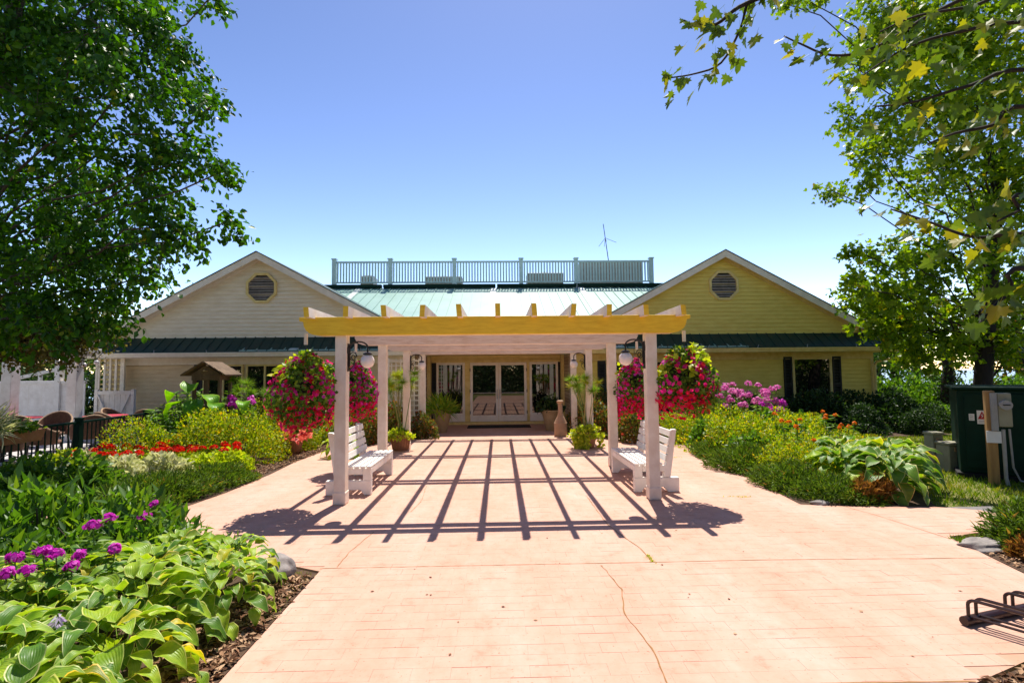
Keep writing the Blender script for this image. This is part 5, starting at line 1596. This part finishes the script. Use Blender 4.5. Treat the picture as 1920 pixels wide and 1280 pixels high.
# ------------------------------------------------------------------ hanging baskets
def basket(label, c, rx, h, n_leaf, n_fl, mean, lime):
    """c = top centre of the plant ball; the ball hangs from the pergola hanger above"""
    zc = c[2] - h * .5
    t = thing('hanging_basket', label, 'hanging basket', (c[0], c[1], zc), 'hanging baskets of petunias')
    MB().lathe([(.10, -.16), (.19, -.02), (.22, .08), (.21, .10), (.02, .09)], (c[0], c[1], zc + h * .12), 20).build('bowl', 'mat_rubber', t, smooth=True)
    hk = Vector((c[0], c[1], 2.12))
    MB().tube([hk, hk + Vector((0, 0, -.12))], .006, 5).build('hook', 'black_metal', t)
    for k in range(4):
        a = R(45 + 90 * k)
        MB().tube([hk + Vector((0, 0, -.12)), (c[0] + .21 * math.cos(a), c[1] + .21 * math.sin(a), zc + h * .2)], .003, 4).build('wire', 'grey_unit', t)
    def ball(n, sh):
        d = rdir(n)
        ph = rng.random((5, 2)) * 6.28; fr = rng.normal(size=(5, 3)) * 3
        lump = sum(np.sin(d @ fr[i] + ph[i, 0]) for i in range(5)) / 5
        r = (sh + (1 - sh) * rng.random(n) ** .5) * (1 + .36 * lump)
        zz = d[:, 2]
        wid = np.where(zz > 0, 1 - .30 * zz, 1.0)          # narrower towards the top
        p = np.stack([d[:, 0] * r * rx * wid, d[:, 1] * r * rx * wid, zz * r * h * .5], -1)
        return p, d
    p, d = ball(n_leaf, .45)
    cloud('foliage', 'quick', p + [c[0], c[1], zc], d + rng.normal(size=d.shape) * .7 + [0, 0, -.2], d + rng.normal(size=d.shape) * .5, .055 * rng.uniform(.7, 1.3, n_leaf), 'leaf_lush', t, wide=1.2)['kind'] = 'stuff'
    p, d = ball(lime * 4, .8)
    k = (p[:, 2] > .12 * h)
    p, d = p[k][:lime], d[k][:lime]
    cloud('lime_leaves', 'leaf', p * 1.04 + [c[0], c[1], zc], d + rng.normal(size=d.shape) * .6 + [0, 0, -.3], d + rng.normal(size=d.shape) * .4 + [0, 0, .4], .095 * rng.uniform(.7, 1.2, len(p)), 'leaf_lime', t, wide=1.1)['kind'] = 'stuff'
    p, d = ball(int(n_fl * 1.5), .93)
    gapm = np.sin(d @ np.array([4.1, 3.2, 5.3]) + c[0] * 3) + np.sin(d @ np.array([-5.2, 4.4, 3.1]) + 1) > -.75
    p, d = p[gapm][:n_fl], d[gapm][:n_fl]
    n_fl = len(p)
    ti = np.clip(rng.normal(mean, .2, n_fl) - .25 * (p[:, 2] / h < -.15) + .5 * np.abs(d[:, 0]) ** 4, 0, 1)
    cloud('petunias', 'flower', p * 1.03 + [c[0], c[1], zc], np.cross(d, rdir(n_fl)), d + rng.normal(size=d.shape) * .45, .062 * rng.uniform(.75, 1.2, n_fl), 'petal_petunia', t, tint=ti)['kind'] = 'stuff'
    k = rng.choice(len(p), 26)
    k = k[p[k][:, 2] > .1 * h]
    if len(k):
        cloud('red_flowers', 'flower', p[k] * 1.1 + [c[0], c[1], zc], np.cross(d[k], rdir(len(k))), d[k], .075, 'petal_red', t)['kind'] = 'stuff'
    # trailing strands
    n = 260
    a = rng.random(n) * 6.28
    p = np.stack([c[0] + rx * (.55 + .35 * rng.random(n)) * np.cos(a), c[1] + rx * (.55 + .35 * rng.random(n)) * np.sin(a), zc - h * (.22 + (.20 + .14 * np.sin(a * 3 + c[0] * 7) + .06 * np.sin(a * 7)) * rng.random(n))], -1)
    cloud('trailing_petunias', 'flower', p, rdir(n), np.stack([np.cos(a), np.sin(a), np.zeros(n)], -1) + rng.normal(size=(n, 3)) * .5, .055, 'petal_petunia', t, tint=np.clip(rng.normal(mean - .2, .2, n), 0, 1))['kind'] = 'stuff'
hx = 2.555
basket('round basket of red and magenta petunias hanging from the left end of the ochre-tinted beam', (-hx - .026, ROWS[0], 1.96), .40, .95, 2600, 640, .55, 110)
basket('lopsided basket of petunias and lime leaves hanging from the right end of the ochre-tinted beam', (hx - .026, ROWS[0], 1.98), .40, .84, 2400, 560, .5, 230)
basket('magenta petunia basket hanging behind the left front lamp post', (-hx - .026, ROWS[1], 1.90), .39, .95, 2200, 820, .68, 15)
basket('magenta petunia basket hanging behind the right front lamp post', (hx - .026 - .05, ROWS[1], 1.92), .39, 1.0, 2200, 820, .66, 15)

# ------------------------------------------------------------------ trees
def sprays(clumps, per_r2, leaves, hang, seed_dirs=None, length=1.0, jit=.06):
    """clumps of (centre, radius): twigs that leave the middle of a clump and carry leaves"""
    P, AL, NM, TW = [], [], [], []
    for c, r in clumps:
        n = max(6, int(per_r2 * r * r))
        d = rdir(n)
        b = np.array(c) + d * r * rng.uniform(.05, .55, n)[:, None]
        L = r * rng.uniform(.35, .75, n) * length
        s = .15 + .85 * rng.random((n, leaves))
        droop = hang * (L[:, None] * s) ** 2 / max(r, .3)
        pos = b[:, None, :] + d[:, None, :] * (L[:, None] * s)[:, :, None]
        pos[:, :, 2] -= droop * .7
        pos += rng.normal(size=pos.shape) * jit
        P.append(pos.reshape(-1, 3))
        al = d[:, None, :] * .45 + rng.normal(size=pos.shape) * .55 + np.array([0, 0, -hang])
        AL.append(al.reshape(-1, 3))
        nm = d[:, None, :] * .6 + rng.normal(size=pos.shape) * .8 + np.array([0, 0, .35])
        NM.append(nm.reshape(-1, 3))
        for k in range(0, n, 3):
            e = b[k] + d[k] * L[k]; e[2] -= hang * L[k] ** 2 / max(r, .3) * .7
            TW.append((np.array(c), b[k], e))
    return np.concatenate(P), np.concatenate(AL), np.concatenate(NM), TW
def limb(mb, a, b, r0, r1, wob=.12, seg=7, n=6):
    a, b = Vector(a), Vector(b)
    L = (b - a).length
    pts, rad = [], []
    for k in range(n + 1):
        t = k / n
        p = a.lerp(b, t)
        if 0 < k < n:
            p += Vector((random.uniform(-1, 1), random.uniform(-1, 1), random.uniform(-.5, 1) + .8 * math.sin(math.pi * t))) * wob * L * .35
        pts.append(p); rad.append(r0 + (r1 - r0) * t)
    mb.tube(pts, rad, seg)
    return pts
def tree(name, label, base, top, r, clumps, bark, leaf, tmpl, size, per, leaves, hang, group=None, twigs=True, limb_r=.05, fork=None, jit=.06):
    t = thing(name, label, 'tree', tuple(base), group)
    mb = MB()
    b = Vector(base)
    tp = Vector(top)
    trunk = [b + Vector((0, 0, -.1)), b.lerp(tp, .3) + Vector((random.uniform(-.08, .08), 0, 0)), b.lerp(tp, .65) + Vector((random.uniform(-.1, .1), 0, 0)), tp]
    mb.tube(trunk, [r * 1.25, r, r * .75, r * .35], 12)
    mb.build('trunk', bark, t, smooth=True)
    lm = MB()
    for c, cr in clumps:
        hh = min(max((Vector(c).z - b.z) * .62 / max((tp.z - b.z), .1), .25), .97)
        s = trunk[0].lerp(tp, hh)
        limb(lm, s, c, limb_r * (.5 + cr), .012, .12)
    lm.build('limbs', bark, t, smooth=True)
    P, AL, NM, TW = sprays(clumps, per, leaves, hang, jit=jit)
    n = len(P)
    vs_ = rng.uniform(.5, 1.35, n)
    if twigs:
        tw = MB()
        for c, s, e in TW[::2]:
            tw.tube([c, s, e], [.010, .006, .003], 3, False)
        tw.build('twigs', bark, t)['kind'] = 'stuff'
    o = cloud('crown', tmpl, P, AL, NM, size * vs_, leaf, t, tint=np.clip(rng.normal(.42, .22, n), 0, 1), smooth=(tmpl == 'leaf'))
    o['kind'] = 'stuff'
    return t
def px_clumps(lst, ylo, yhi):
    out = []
    for px, py, rp in lst:
        y = random.uniform(ylo, yhi)
        out.append((tuple(A(px, py, y)), rp * y / F_PX))
    return out
LT = [(40, 60, 150), (190, 50, 140), (310, 70, 85), (390, 0, 40), (70, 200, 150), (220, 180, 130), (335, 170, 75), (395, 200, 38), (80, 350, 150), (240, 330, 130), (355, 300, 80), (425, 318, 40),
      (100, 480, 130), (250, 460, 120), (335, 422, 75), (415, 420, 48), (185, 572, 65), (110, 590, 85), (255, 522, 55), (20, 600, 80), (205, 618, 32)]
cl = px_clumps(LT, 7.6, 9.4) + [((-8.2, 8.6, 7.6), 1.5), ((-6.8, 8.8, 8.6), 1.2), ((-9.8, 8.2, 5.8), 1.6), ((-9.6, 9.2, 8.6), 1.7), ((-7.6, 9, 10.2), 1.6), ((-8.6, 9.8, 4.2), 1.2)]
tree('linden_tree', 'large dense green tree overhanging the terrace and left gable', (-9.7, 8.2, 0), (-8.3, 8.7, 8.8), .22, cl, 'bark', 'leaf_linden', 'leaf', .11, 48, 26, .6, limb_r=.02, jit=.07)
# the small-leaved brownish tree behind it
cl = px_clumps([(30, 600, 70), (90, 622, 65), (150, 628, 50), (40, 650, 45), (115, 655, 38), (10, 560, 60), (190, 615, 40), (-60, 600, 80), (70, 645, 45), (15, 640, 50)], 9.7, 10.3)
tree('shade_tree', 'small-leaved olive-brown tree behind the dense green one above the terrace', (-13.2, 10.2, 0), (-11.5, 10.2, 3.4), .12, cl, 'bark_dark', 'leaf_olive', 'quick', .065, 420, 12, .25, jit=.07)
# maple beyond the right lawn
RT = [(1655, 20, 80), (1760, 50, 120), (1880, 60, 120), (1610, 130, 60), (1700, 180, 100), (1830, 210, 120), (1590, 215, 40), (1650, 290, 70), (1560, 358, 28), (1610, 345, 35), (1750, 330, 95), (1880, 360, 110),
      (1600, 470, 26), (1630, 490, 32), (1670, 470, 40), (1640, 530, 48), (1600, 560, 34), (1660, 600, 50), (1620, 600, 36), (1690, 560, 60), (1720, 640, 50), (1600, 540, 28), (1700, 520, 70), (1610, 535, 30), (1650, 575, 50), (1790, 480, 100), (1890, 530, 100), (1700, 600, 65), (1790, 620, 75), (1880, 640, 70), (1660, 625, 35), (1480, 10, 25), (1520, 5, 30), (1740, 655, 50)]
cl = px_clumps(RT, 10.6, 12.6) + [((13.4, 11.5, 6.5), 1.7), ((12.5, 12, 9.2), 1.8), ((14.2, 12, 3.8), 1.4), ((10.5, 12.2, 10.2), 1.5)]
tree('maple_tree', 'leafy maple standing behind the green cabinet at the end of the right wing', (11.7, 12.2, 0), (13.2, 12.4, 8.4), .17, cl, 'bark_dark', 'leaf_maple', 'maple', .112, 45, 20, .35, jit=.08, limb_r=.018)
tree('maple_tree', 'slender dark-trunked tree with reddish leaves behind the green cabinet', (12.6, 13.0, 0), (12.9, 13.2, 4.2), .13,
     [((12.5, 13.0, 2.5), .8), ((13.4, 13.2, 3.2), .9), ((12.2, 13.6, 3.3), .8), ((13.3, 12.9, 1.9), .6)], 'bark_dark', 'leaf_autumn', 'quick', .10, 120, 8, .3)
# near maple whose branches reach in from the right: its leaves are pieces
nm = thing('maple_tree', 'close maple with big lobed leaves on branches reaching over the plaza', 'tree', (6.3, 3.3, 0))
tk = [Vector((6.3, 3.3, -.1)), Vector((6.25, 3.35, 1.8)), Vector((6.1, 3.4, 4.0)), Vector((6.0, 3.4, 6.5))]
MB().tube(tk, [.24, .19, .15, .09], 12).build('trunk', 'bark', nm, smooth=True)
def maple_leaf_mesh():
    tv, tf = TM['maple']
    f = random.uniform(.1, .45); dr = random.uniform(.05, .4); k = random.uniform(-.2, .2)
    vs = [(x, y, f * abs(x) - dr * y * y * .6 + k * x * y) for x, y, z in tv]
    fs = list(tf)
    n0 = len(vs)
    vs += [(.012, 0, 0), (-.012, 0, 0), (.008, -.55, .10), (-.008, -.55, .10)]
    fs.append((n0, n0 + 1, n0 + 3, n0 + 2))
    me = bpy.data.meshes.new('leaf')
    me.from_pydata(vs, [], fs)
    a = me.attributes.new('tint', 'FLOAT', 'POINT')
    a.data.foreach_set('value', [min(1, max(0, random.gauss(.42, .24)))] * len(vs))
    me.materials.append(MATS['leaf_maple_near'])
    return me
ML = [maple_leaf_mesh() for k in range(14)]
BR = [(4.0, [(1560, -60), (1450, -14), (1405, 2), (1388, 55), (1352, 118), (1305, 138), (1258, 146)], 40, 17),
      (4.0, [(1450, -14), (1385, 14), (1342, 46), (1300, 46), (1282, 38)], 26, 18),
      (4.1, [(1760, 20), (1640, 90), (1560, 104), (1500, 82), (1470, 68)], 24, 22),
      (3.9, [(1960, 40), (1800, 60), (1700, 90), (1620, 140)], 38, 38),
      (3.7, [(1960, 130), (1820, 160), (1720, 190), (1640, 200)], 38, 44),
      (3.5, [(1960, 200), (1860, 235), (1790, 250), (1740, 270)], 26, 36),
      (3.9, [(1960, 440), (1830, 445), (1740, 415), (1670, 392)], 40, 30),
      (3.2, [(1960, 370), (1910, 395), (1870, 415)], 14, 24),
      (3.1, [(1960, 500), (1895, 545), (1850, 590), (1835, 610)], 14, 24),
      (3.8, [(1960, -30), (1830, 10), (1720, 30), (1650, 60)], 34, 36)]
for y, pl_, nleaf, jit in BR:
    pts = [A(px, py, y + .08 * i * (1 if y > 3.6 else -1) * .5) for i, (px, py) in enumerate(pl_)]
    if pl_[0][0] > 1900:
        pts = [Vector((6.1, 3.4, max(2.2, pts[0].z - .4)))] + pts
    elif pl_[0][0] in (1560, 1760):
        pts = [Vector((6.0, 3.4, pts[0].z + .2)), A(1920, pl_[0][1] - 60, 3.9)] + pts
    sm = []
    for i in range(len(pts) - 1):                      # smooth the bends
        p0, p1, p2, p3 = pts[max(i - 1, 0)], pts[i], pts[i + 1], pts[min(i + 2, len(pts) - 1)]
        for q in range(4):
            u = q / 4
            sm.append(.5 * ((2 * p1) + (p2 - p0) * u + (2 * p0 - 5 * p1 + 4 * p2 - p3) * u * u + (3 * p1 - p0 - 3 * p2 + p3) * u ** 3))
    sm.append(pts[-1])
    cut = sm[4 * (len(pts) - len(pl_)):]
    pts = sm
    n = len(pts)
    MB().tube(pts, [.018 * (1 - .85 * i / (n - 1)) + .003 for i in range(n)], 6).build('branch', 'bark_dark', nm, smooth=True)
    seglen = [(pts[i + 1] - pts[i]).length for i in range(n - 1)]
    vis = [i for i in range(n - 1) if i >= n - len(cut)]
    tot = sum(seglen[i] for i in vis)
    for k in range(nleaf):
        u = tot * (1 - random.random() ** 1.15 * .95)
        for i in vis:
            if u <= seglen[i] or i == vis[-1]:
                p = pts[i].lerp(pts[i + 1], min(1, u / seglen[i])); dirv = (pts[i + 1] - pts[i]).normalized(); break
            u -= seglen[i]
        off = Vector((random.gauss(0, 1), random.gauss(0, 1), random.gauss(0, .9) - .2)) * jit * y / F_PX
        al = (dirv * .6 + Vector((random.gauss(0, .6), random.gauss(0, .6), -.75))).normalized()
        nr = Vector((random.gauss(0, .6), random.gauss(-.3, .6), random.gauss(.5, .4)))
        x_ = al.cross(nr).normalized(); z_ = x_.cross(al)
        s = random.uniform(.085, .135)
        o = bpy.data.objects.new('leaf', random.choice(ML))
        COL.objects.link(o)
        o.parent = nm
        M = Matrix((x_, al, z_)).transposed().to_4x4() @ Matrix.Diagonal((s, s, s, 1))
        M.translation = p + off - Vector((6.3, 3.3, 0))
        o.matrix_local = M

ncl = [((5.3, 3.5, 4.4), .75), ((5.9, 3.2, 5.4), .95), ((6.6, 3.9, 4.6), .9), ((6.9, 2.9, 5.6), 1.0), ((5.6, 4.0, 6.4), .95), ((6.4, 3.4, 7.2), 1.1), ((7.4, 3.6, 6.4), 1.0), ((5.2, 3.3, 3.3), .5), ((6.7, 3.2, 3.5), .7),
       ((4.9, 3.1, 5.6), .6), ((7.6, 3.0, 4.4), .8)]
P, AL, NM, TW = sprays(ncl, 46, 15, .4, jit=.08)
o = cloud('crown', 'maple', P, AL, NM, .12 * rng.uniform(.55, 1.3, len(P)), 'leaf_maple', nm, tint=np.clip(rng.normal(.5, .25, len(P)), 0, 1)); o['kind'] = 'stuff'
lm = MB()
for c, r in ncl:
    limb(lm, (6.15, 3.38, c[2] * .72), c, .04, .012, .12)
lm.build('limbs', 'bark_dark', nm, smooth=True)
# background trees and bushes behind house and fence, right end and left end
def bg_tree(label, x, y, z, h, r, leaf, group, n=5, size=.16, name='background_tree', per=30):
    cl = []
    for k in range(n):
        a = random.uniform(0, 6.28); q = r * .55 * math.sqrt(random.random())
        cl.append(((x + q * math.cos(a), y + q * math.sin(a), z + h * random.uniform(.35, .85)), r * random.uniform(.45, .7)))
    return tree(name, label, (x, y, z), (x, y, z + h * .85), .10 + h * .012, cl, 'bark_dark', leaf, 'quick', size, per, 9, .25, group, twigs=False, limb_r=.04, jit=.12)
GB = 'mid-green tree on the lake bank beyond the right wing'
bt = bg_tree(GB, 15.5, 19.5, -.03, 4.6, 2.0, 'leaf_far', 'trees on the lake bank')
for x, y, s in ((19.0, 18.0, 1.1), (17.4, 23.0, 1.25), (23, 20, 1.3), (21, 25, 1.3)):
    c = copy_tree(bt); c.location = (x, y, -.03); c.scale = (s, s, s); c.rotation_euler = (0, 0, random.uniform(0, 6))
bb_ = mound('bank_shrub', 'bright bushy shrub on the bank past the end of the right wing', 'shrub', (13.9, 16.2), 1.1, 1.0, 1.35, 3600, .10, 'leaf_lush', 'leaf', 'bank shrubs past the right wing', lumps=.4)
for x, y, s in ((15.4, 15.2, 1.0), (16.8, 16.0, 1.2), (13.4, 14.6, .6), (18.3, 15.0, 1.15), (14.6, 17.6, 1.3), (20.0, 15.8, 1.3), (16.4, 13.8, .75), (21.5, 14.5, 1.3)):
    cp(bb_, x, y, random.uniform(0, 6), s)
ab = mound('bank_shrub', 'red-leaved shrub behind the green cabinet', 'shrub', (13.6, 13.2), .8, .8, 1.2, 2200, .09, 'leaf_autumn', 'leaf', None, lumps=.4)
tr = thing('dark_stump', 'dark ivy-clad trunk on the bank beyond the right wing', 'tree', (13.9, 15.4, 0))
MB().tube([(13.9, 15.4, -.1), (13.85, 15.4, .7), (13.95, 15.4, 1.6), (13.9, 15.45, 2.6)], [.26, .2, .16, .1], 10).build('trunk', 'bark_dark', tr, smooth=True)
p, d = blob_points(900, .34, .34, 2.3, .3, .5)
cloud('crown', 'leaf', p + [13.9, 15.4, 0], d + rng.normal(size=d.shape) * .6, d, .09, 'leaf_dark', tr)
GF = 'dark green tree behind the white terrace fence'
ft_ = bg_tree(GF, -15.5, 18.5, -.03, 4.2, 2.3, 'leaf_far', 'trees behind the white fence', 6)
for x, y, s in ((-19.0, 18.8, 1.05), (-13.2, 20.0, .85), (-22.5, 19.5, 1.2), (-17.2, 20.5, 1.2), (-14.4, 22, 1.2), (-20.8, 21.5, 1.3), (-25.5, 21, 1.4)):
    c = copy_tree(ft_); c.location = (x, y, -.03); c.scale = (s, s, s); c.rotation_euler = (0, 0, random.uniform(0, 6))
FS_ = 'dark evergreen shrub behind the white terrace fence'
for i in range(6):
    c = cp(d1, -23.5 + i * 2.0, 16.9 + .5 * (i % 2), i, 1.6, FS_)
    c['group'] = 'shrubs behind the white fence'
# trees behind the photographer, seen in the glass of the doors
GR = 'tree at the near end of the plaza mirrored in the door glass'
mt = bg_tree(GR, -6.0, -13, -.03, 7.0, 3.2, 'leaf_far', 'trees at the near end of the plaza', 9, .2, per=40)
for i, (x, y, s) in enumerate(((-1.5, -17, 1.1), (3.5, -14, 1.0), (9, -12, 1.1), (-12, -11, 1.1), (14.5, -10, 1.1), (6.5, -18, 1.2), (-18, -10, 1.1), (20, -9, 1.1), (25, -12, 1.2), (30, -9, 1.1), (-24, -11, 1.2), (-30, -9, 1.1), (36, -11, 1.3))):
    c = copy_tree(mt); c.location = (x, y, -.03); c.scale = (s, s, s); c.rotation_euler = (0, 0, i * 1.3)
GH = 'dark hedge shrub at the near end of the plaza mirrored in the glass'
for i in range(20):
    c = cp(d1, -32 + i * 3.4, -9.5 - (i % 3) * .8, i, 2.6, GH)
    c['group'] = 'hedge at the near end of the plaza'

# ------------------------------------------------------------------ lawn grass, wood chips, small litter
def grass(name, poly, n, size, label=None):
    xs = [p[0] for p in poly]; ys = [p[1] for p in poly]
    pts = []
    while len(pts) < n:
        x, y = random.uniform(min(xs), max(xs)), random.uniform(min(ys), max(ys))
        if inside((x, y), poly):
            pts.append((x, y, -.03))
    pts = np.array(pts)
    al = rng.normal(size=(n, 3)) * .45 + [0, 0, 1]
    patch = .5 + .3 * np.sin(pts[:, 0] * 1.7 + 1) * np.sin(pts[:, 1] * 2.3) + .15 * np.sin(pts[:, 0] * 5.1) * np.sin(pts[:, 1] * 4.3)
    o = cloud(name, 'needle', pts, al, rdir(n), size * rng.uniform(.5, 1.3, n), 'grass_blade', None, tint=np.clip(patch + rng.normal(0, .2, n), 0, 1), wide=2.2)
    tag(o, label, 'grass', None, 'stuff')
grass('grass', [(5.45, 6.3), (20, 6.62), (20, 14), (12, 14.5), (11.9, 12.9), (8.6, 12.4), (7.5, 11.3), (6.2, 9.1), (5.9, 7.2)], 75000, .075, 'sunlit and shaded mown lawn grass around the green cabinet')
grass('grass', [(-1.6, 4.2), (-1.6, 4.5), (-2.2, 4.78), (-2.0, 4.3), (-1.72, 3.6), (-1.6, 3.6)], 1500, .05, 'short yellowish grass strip at the tip of the front bed')
grass('grass', [(4.5, 5.08), (4.95, 5.08), (4.75, 4.85), (4.48, 4.85)], 900, .07, 'tuft of bright grass at the corner of the wood chip bed')
for k, (px, py) in enumerate(((1262, 858), (1318, 848), (1392, 932), (1372, 931), (1222, 1052), (1218, 1044))):
    g = G(px, py)
    w = thing('weed_tuft', 'small yellow-green weed tuft growing from a crack in the paving', 'weed', (g.x, g.y, .004), 'weeds in the paving cracks')
    n = 46
    pp = np.array([g.x, g.y, .004]) + rng.normal(size=(n, 3)) * ([.07, .012, 0] if py < 1000 else [.012, .03, 0])
    cloud('blades', 'quick', pp, rng.normal(size=(n, 3)) * .7 + [0, 0, .5], rdir(n), rng.uniform(.008, .022, n), 'leaf_lime', w)['kind'] = 'stuff'
def chips(polys, n, size=.06):
    for poly, lab in polys:
        xs = [p[0] for p in poly]; ys = [p[1] for p in poly]
        pts = []
        while len(pts) < n:
            x, y = random.uniform(min(xs), max(xs)), random.uniform(min(ys), max(ys))
            if inside((x, y), poly):
                pts.append((x, y, random.uniform(-.004, .022)))
        al = rng.normal(size=(n, 3)) * [1, 1, .25]
        o = cloud('wood_chips', 'quick', np.array(pts), al, rng.normal(size=(n, 3)) * .35 + [0, 0, 1], size * rng.uniform(.4, 1.3, n), 'chip', None, wide=.6)
        tag(o, lab, 'wood chips', None, 'stuff')
chips([([(-4.05, 8.9), (-3.98, 10.2), (-3.90, 11.45), (-3.3, 12.7), (-4.6, 12.3), (-5.0, 9.3), (-4.7, 8.9)], 'brown wood chip mulch beside the left bench'),
       ([(4.60, 5.1), (5.6, 5.15), (6.3, 3.6), (5.2, 3.0), (4.4, 3.35), (4.38, 4.19), (4.46, 4.6)], 'brown wood chips round the small junipers near the bike rack'),
       ([(2.62, 2.77), (3.04, 2.93), (3.7, 3.1), (3.9, 2.2), (2.6, 1.9)], 'wood chips and twigs at the bottom corner bed'),
       ([(-1.6, 2.5), (-1.6, 4.4), (-1.95, 4.5), (-2.1, 2.5)], 'leaf litter along the edge of the front hosta bed'),
       ([(3.3, 13.1), (4.25, 11.75), (4.1, 9.6), (4.6, 9.6), (4.8, 12), (3.6, 14.2)], 'dry bark mulch behind the right bench')], 3000)
for k in range(34):
    x, y = random.uniform(-1.4, 4.0), random.uniform(2.9, 6.0)
    if not inside((x, y), PLAZA):
        continue
    tv, tf = TM['quick']
    me = bpy.data.meshes.new('fallen_leaf')
    me.from_pydata([(a * .03, b * .03, abs(c) * .03) for a, b, c in tv], [], tf)
    a = me.attributes.new('tint', 'FLOAT', 'POINT'); a.data.foreach_set('value', [random.random()] * len(tv))
    me.materials.append(MATS['chip'])
    o = link('fallen_leaf', me, None, (x, y, .0055))
    o.rotation_euler = (0, 0, random.uniform(0, 6.28))
    s = random.uniform(.4, 1.2); o.scale = (s, s, s)
    tag(o, 'tiny dry brown leaf fragment lying on the pink paving', 'leaf', 'dry leaf bits on the plaza')
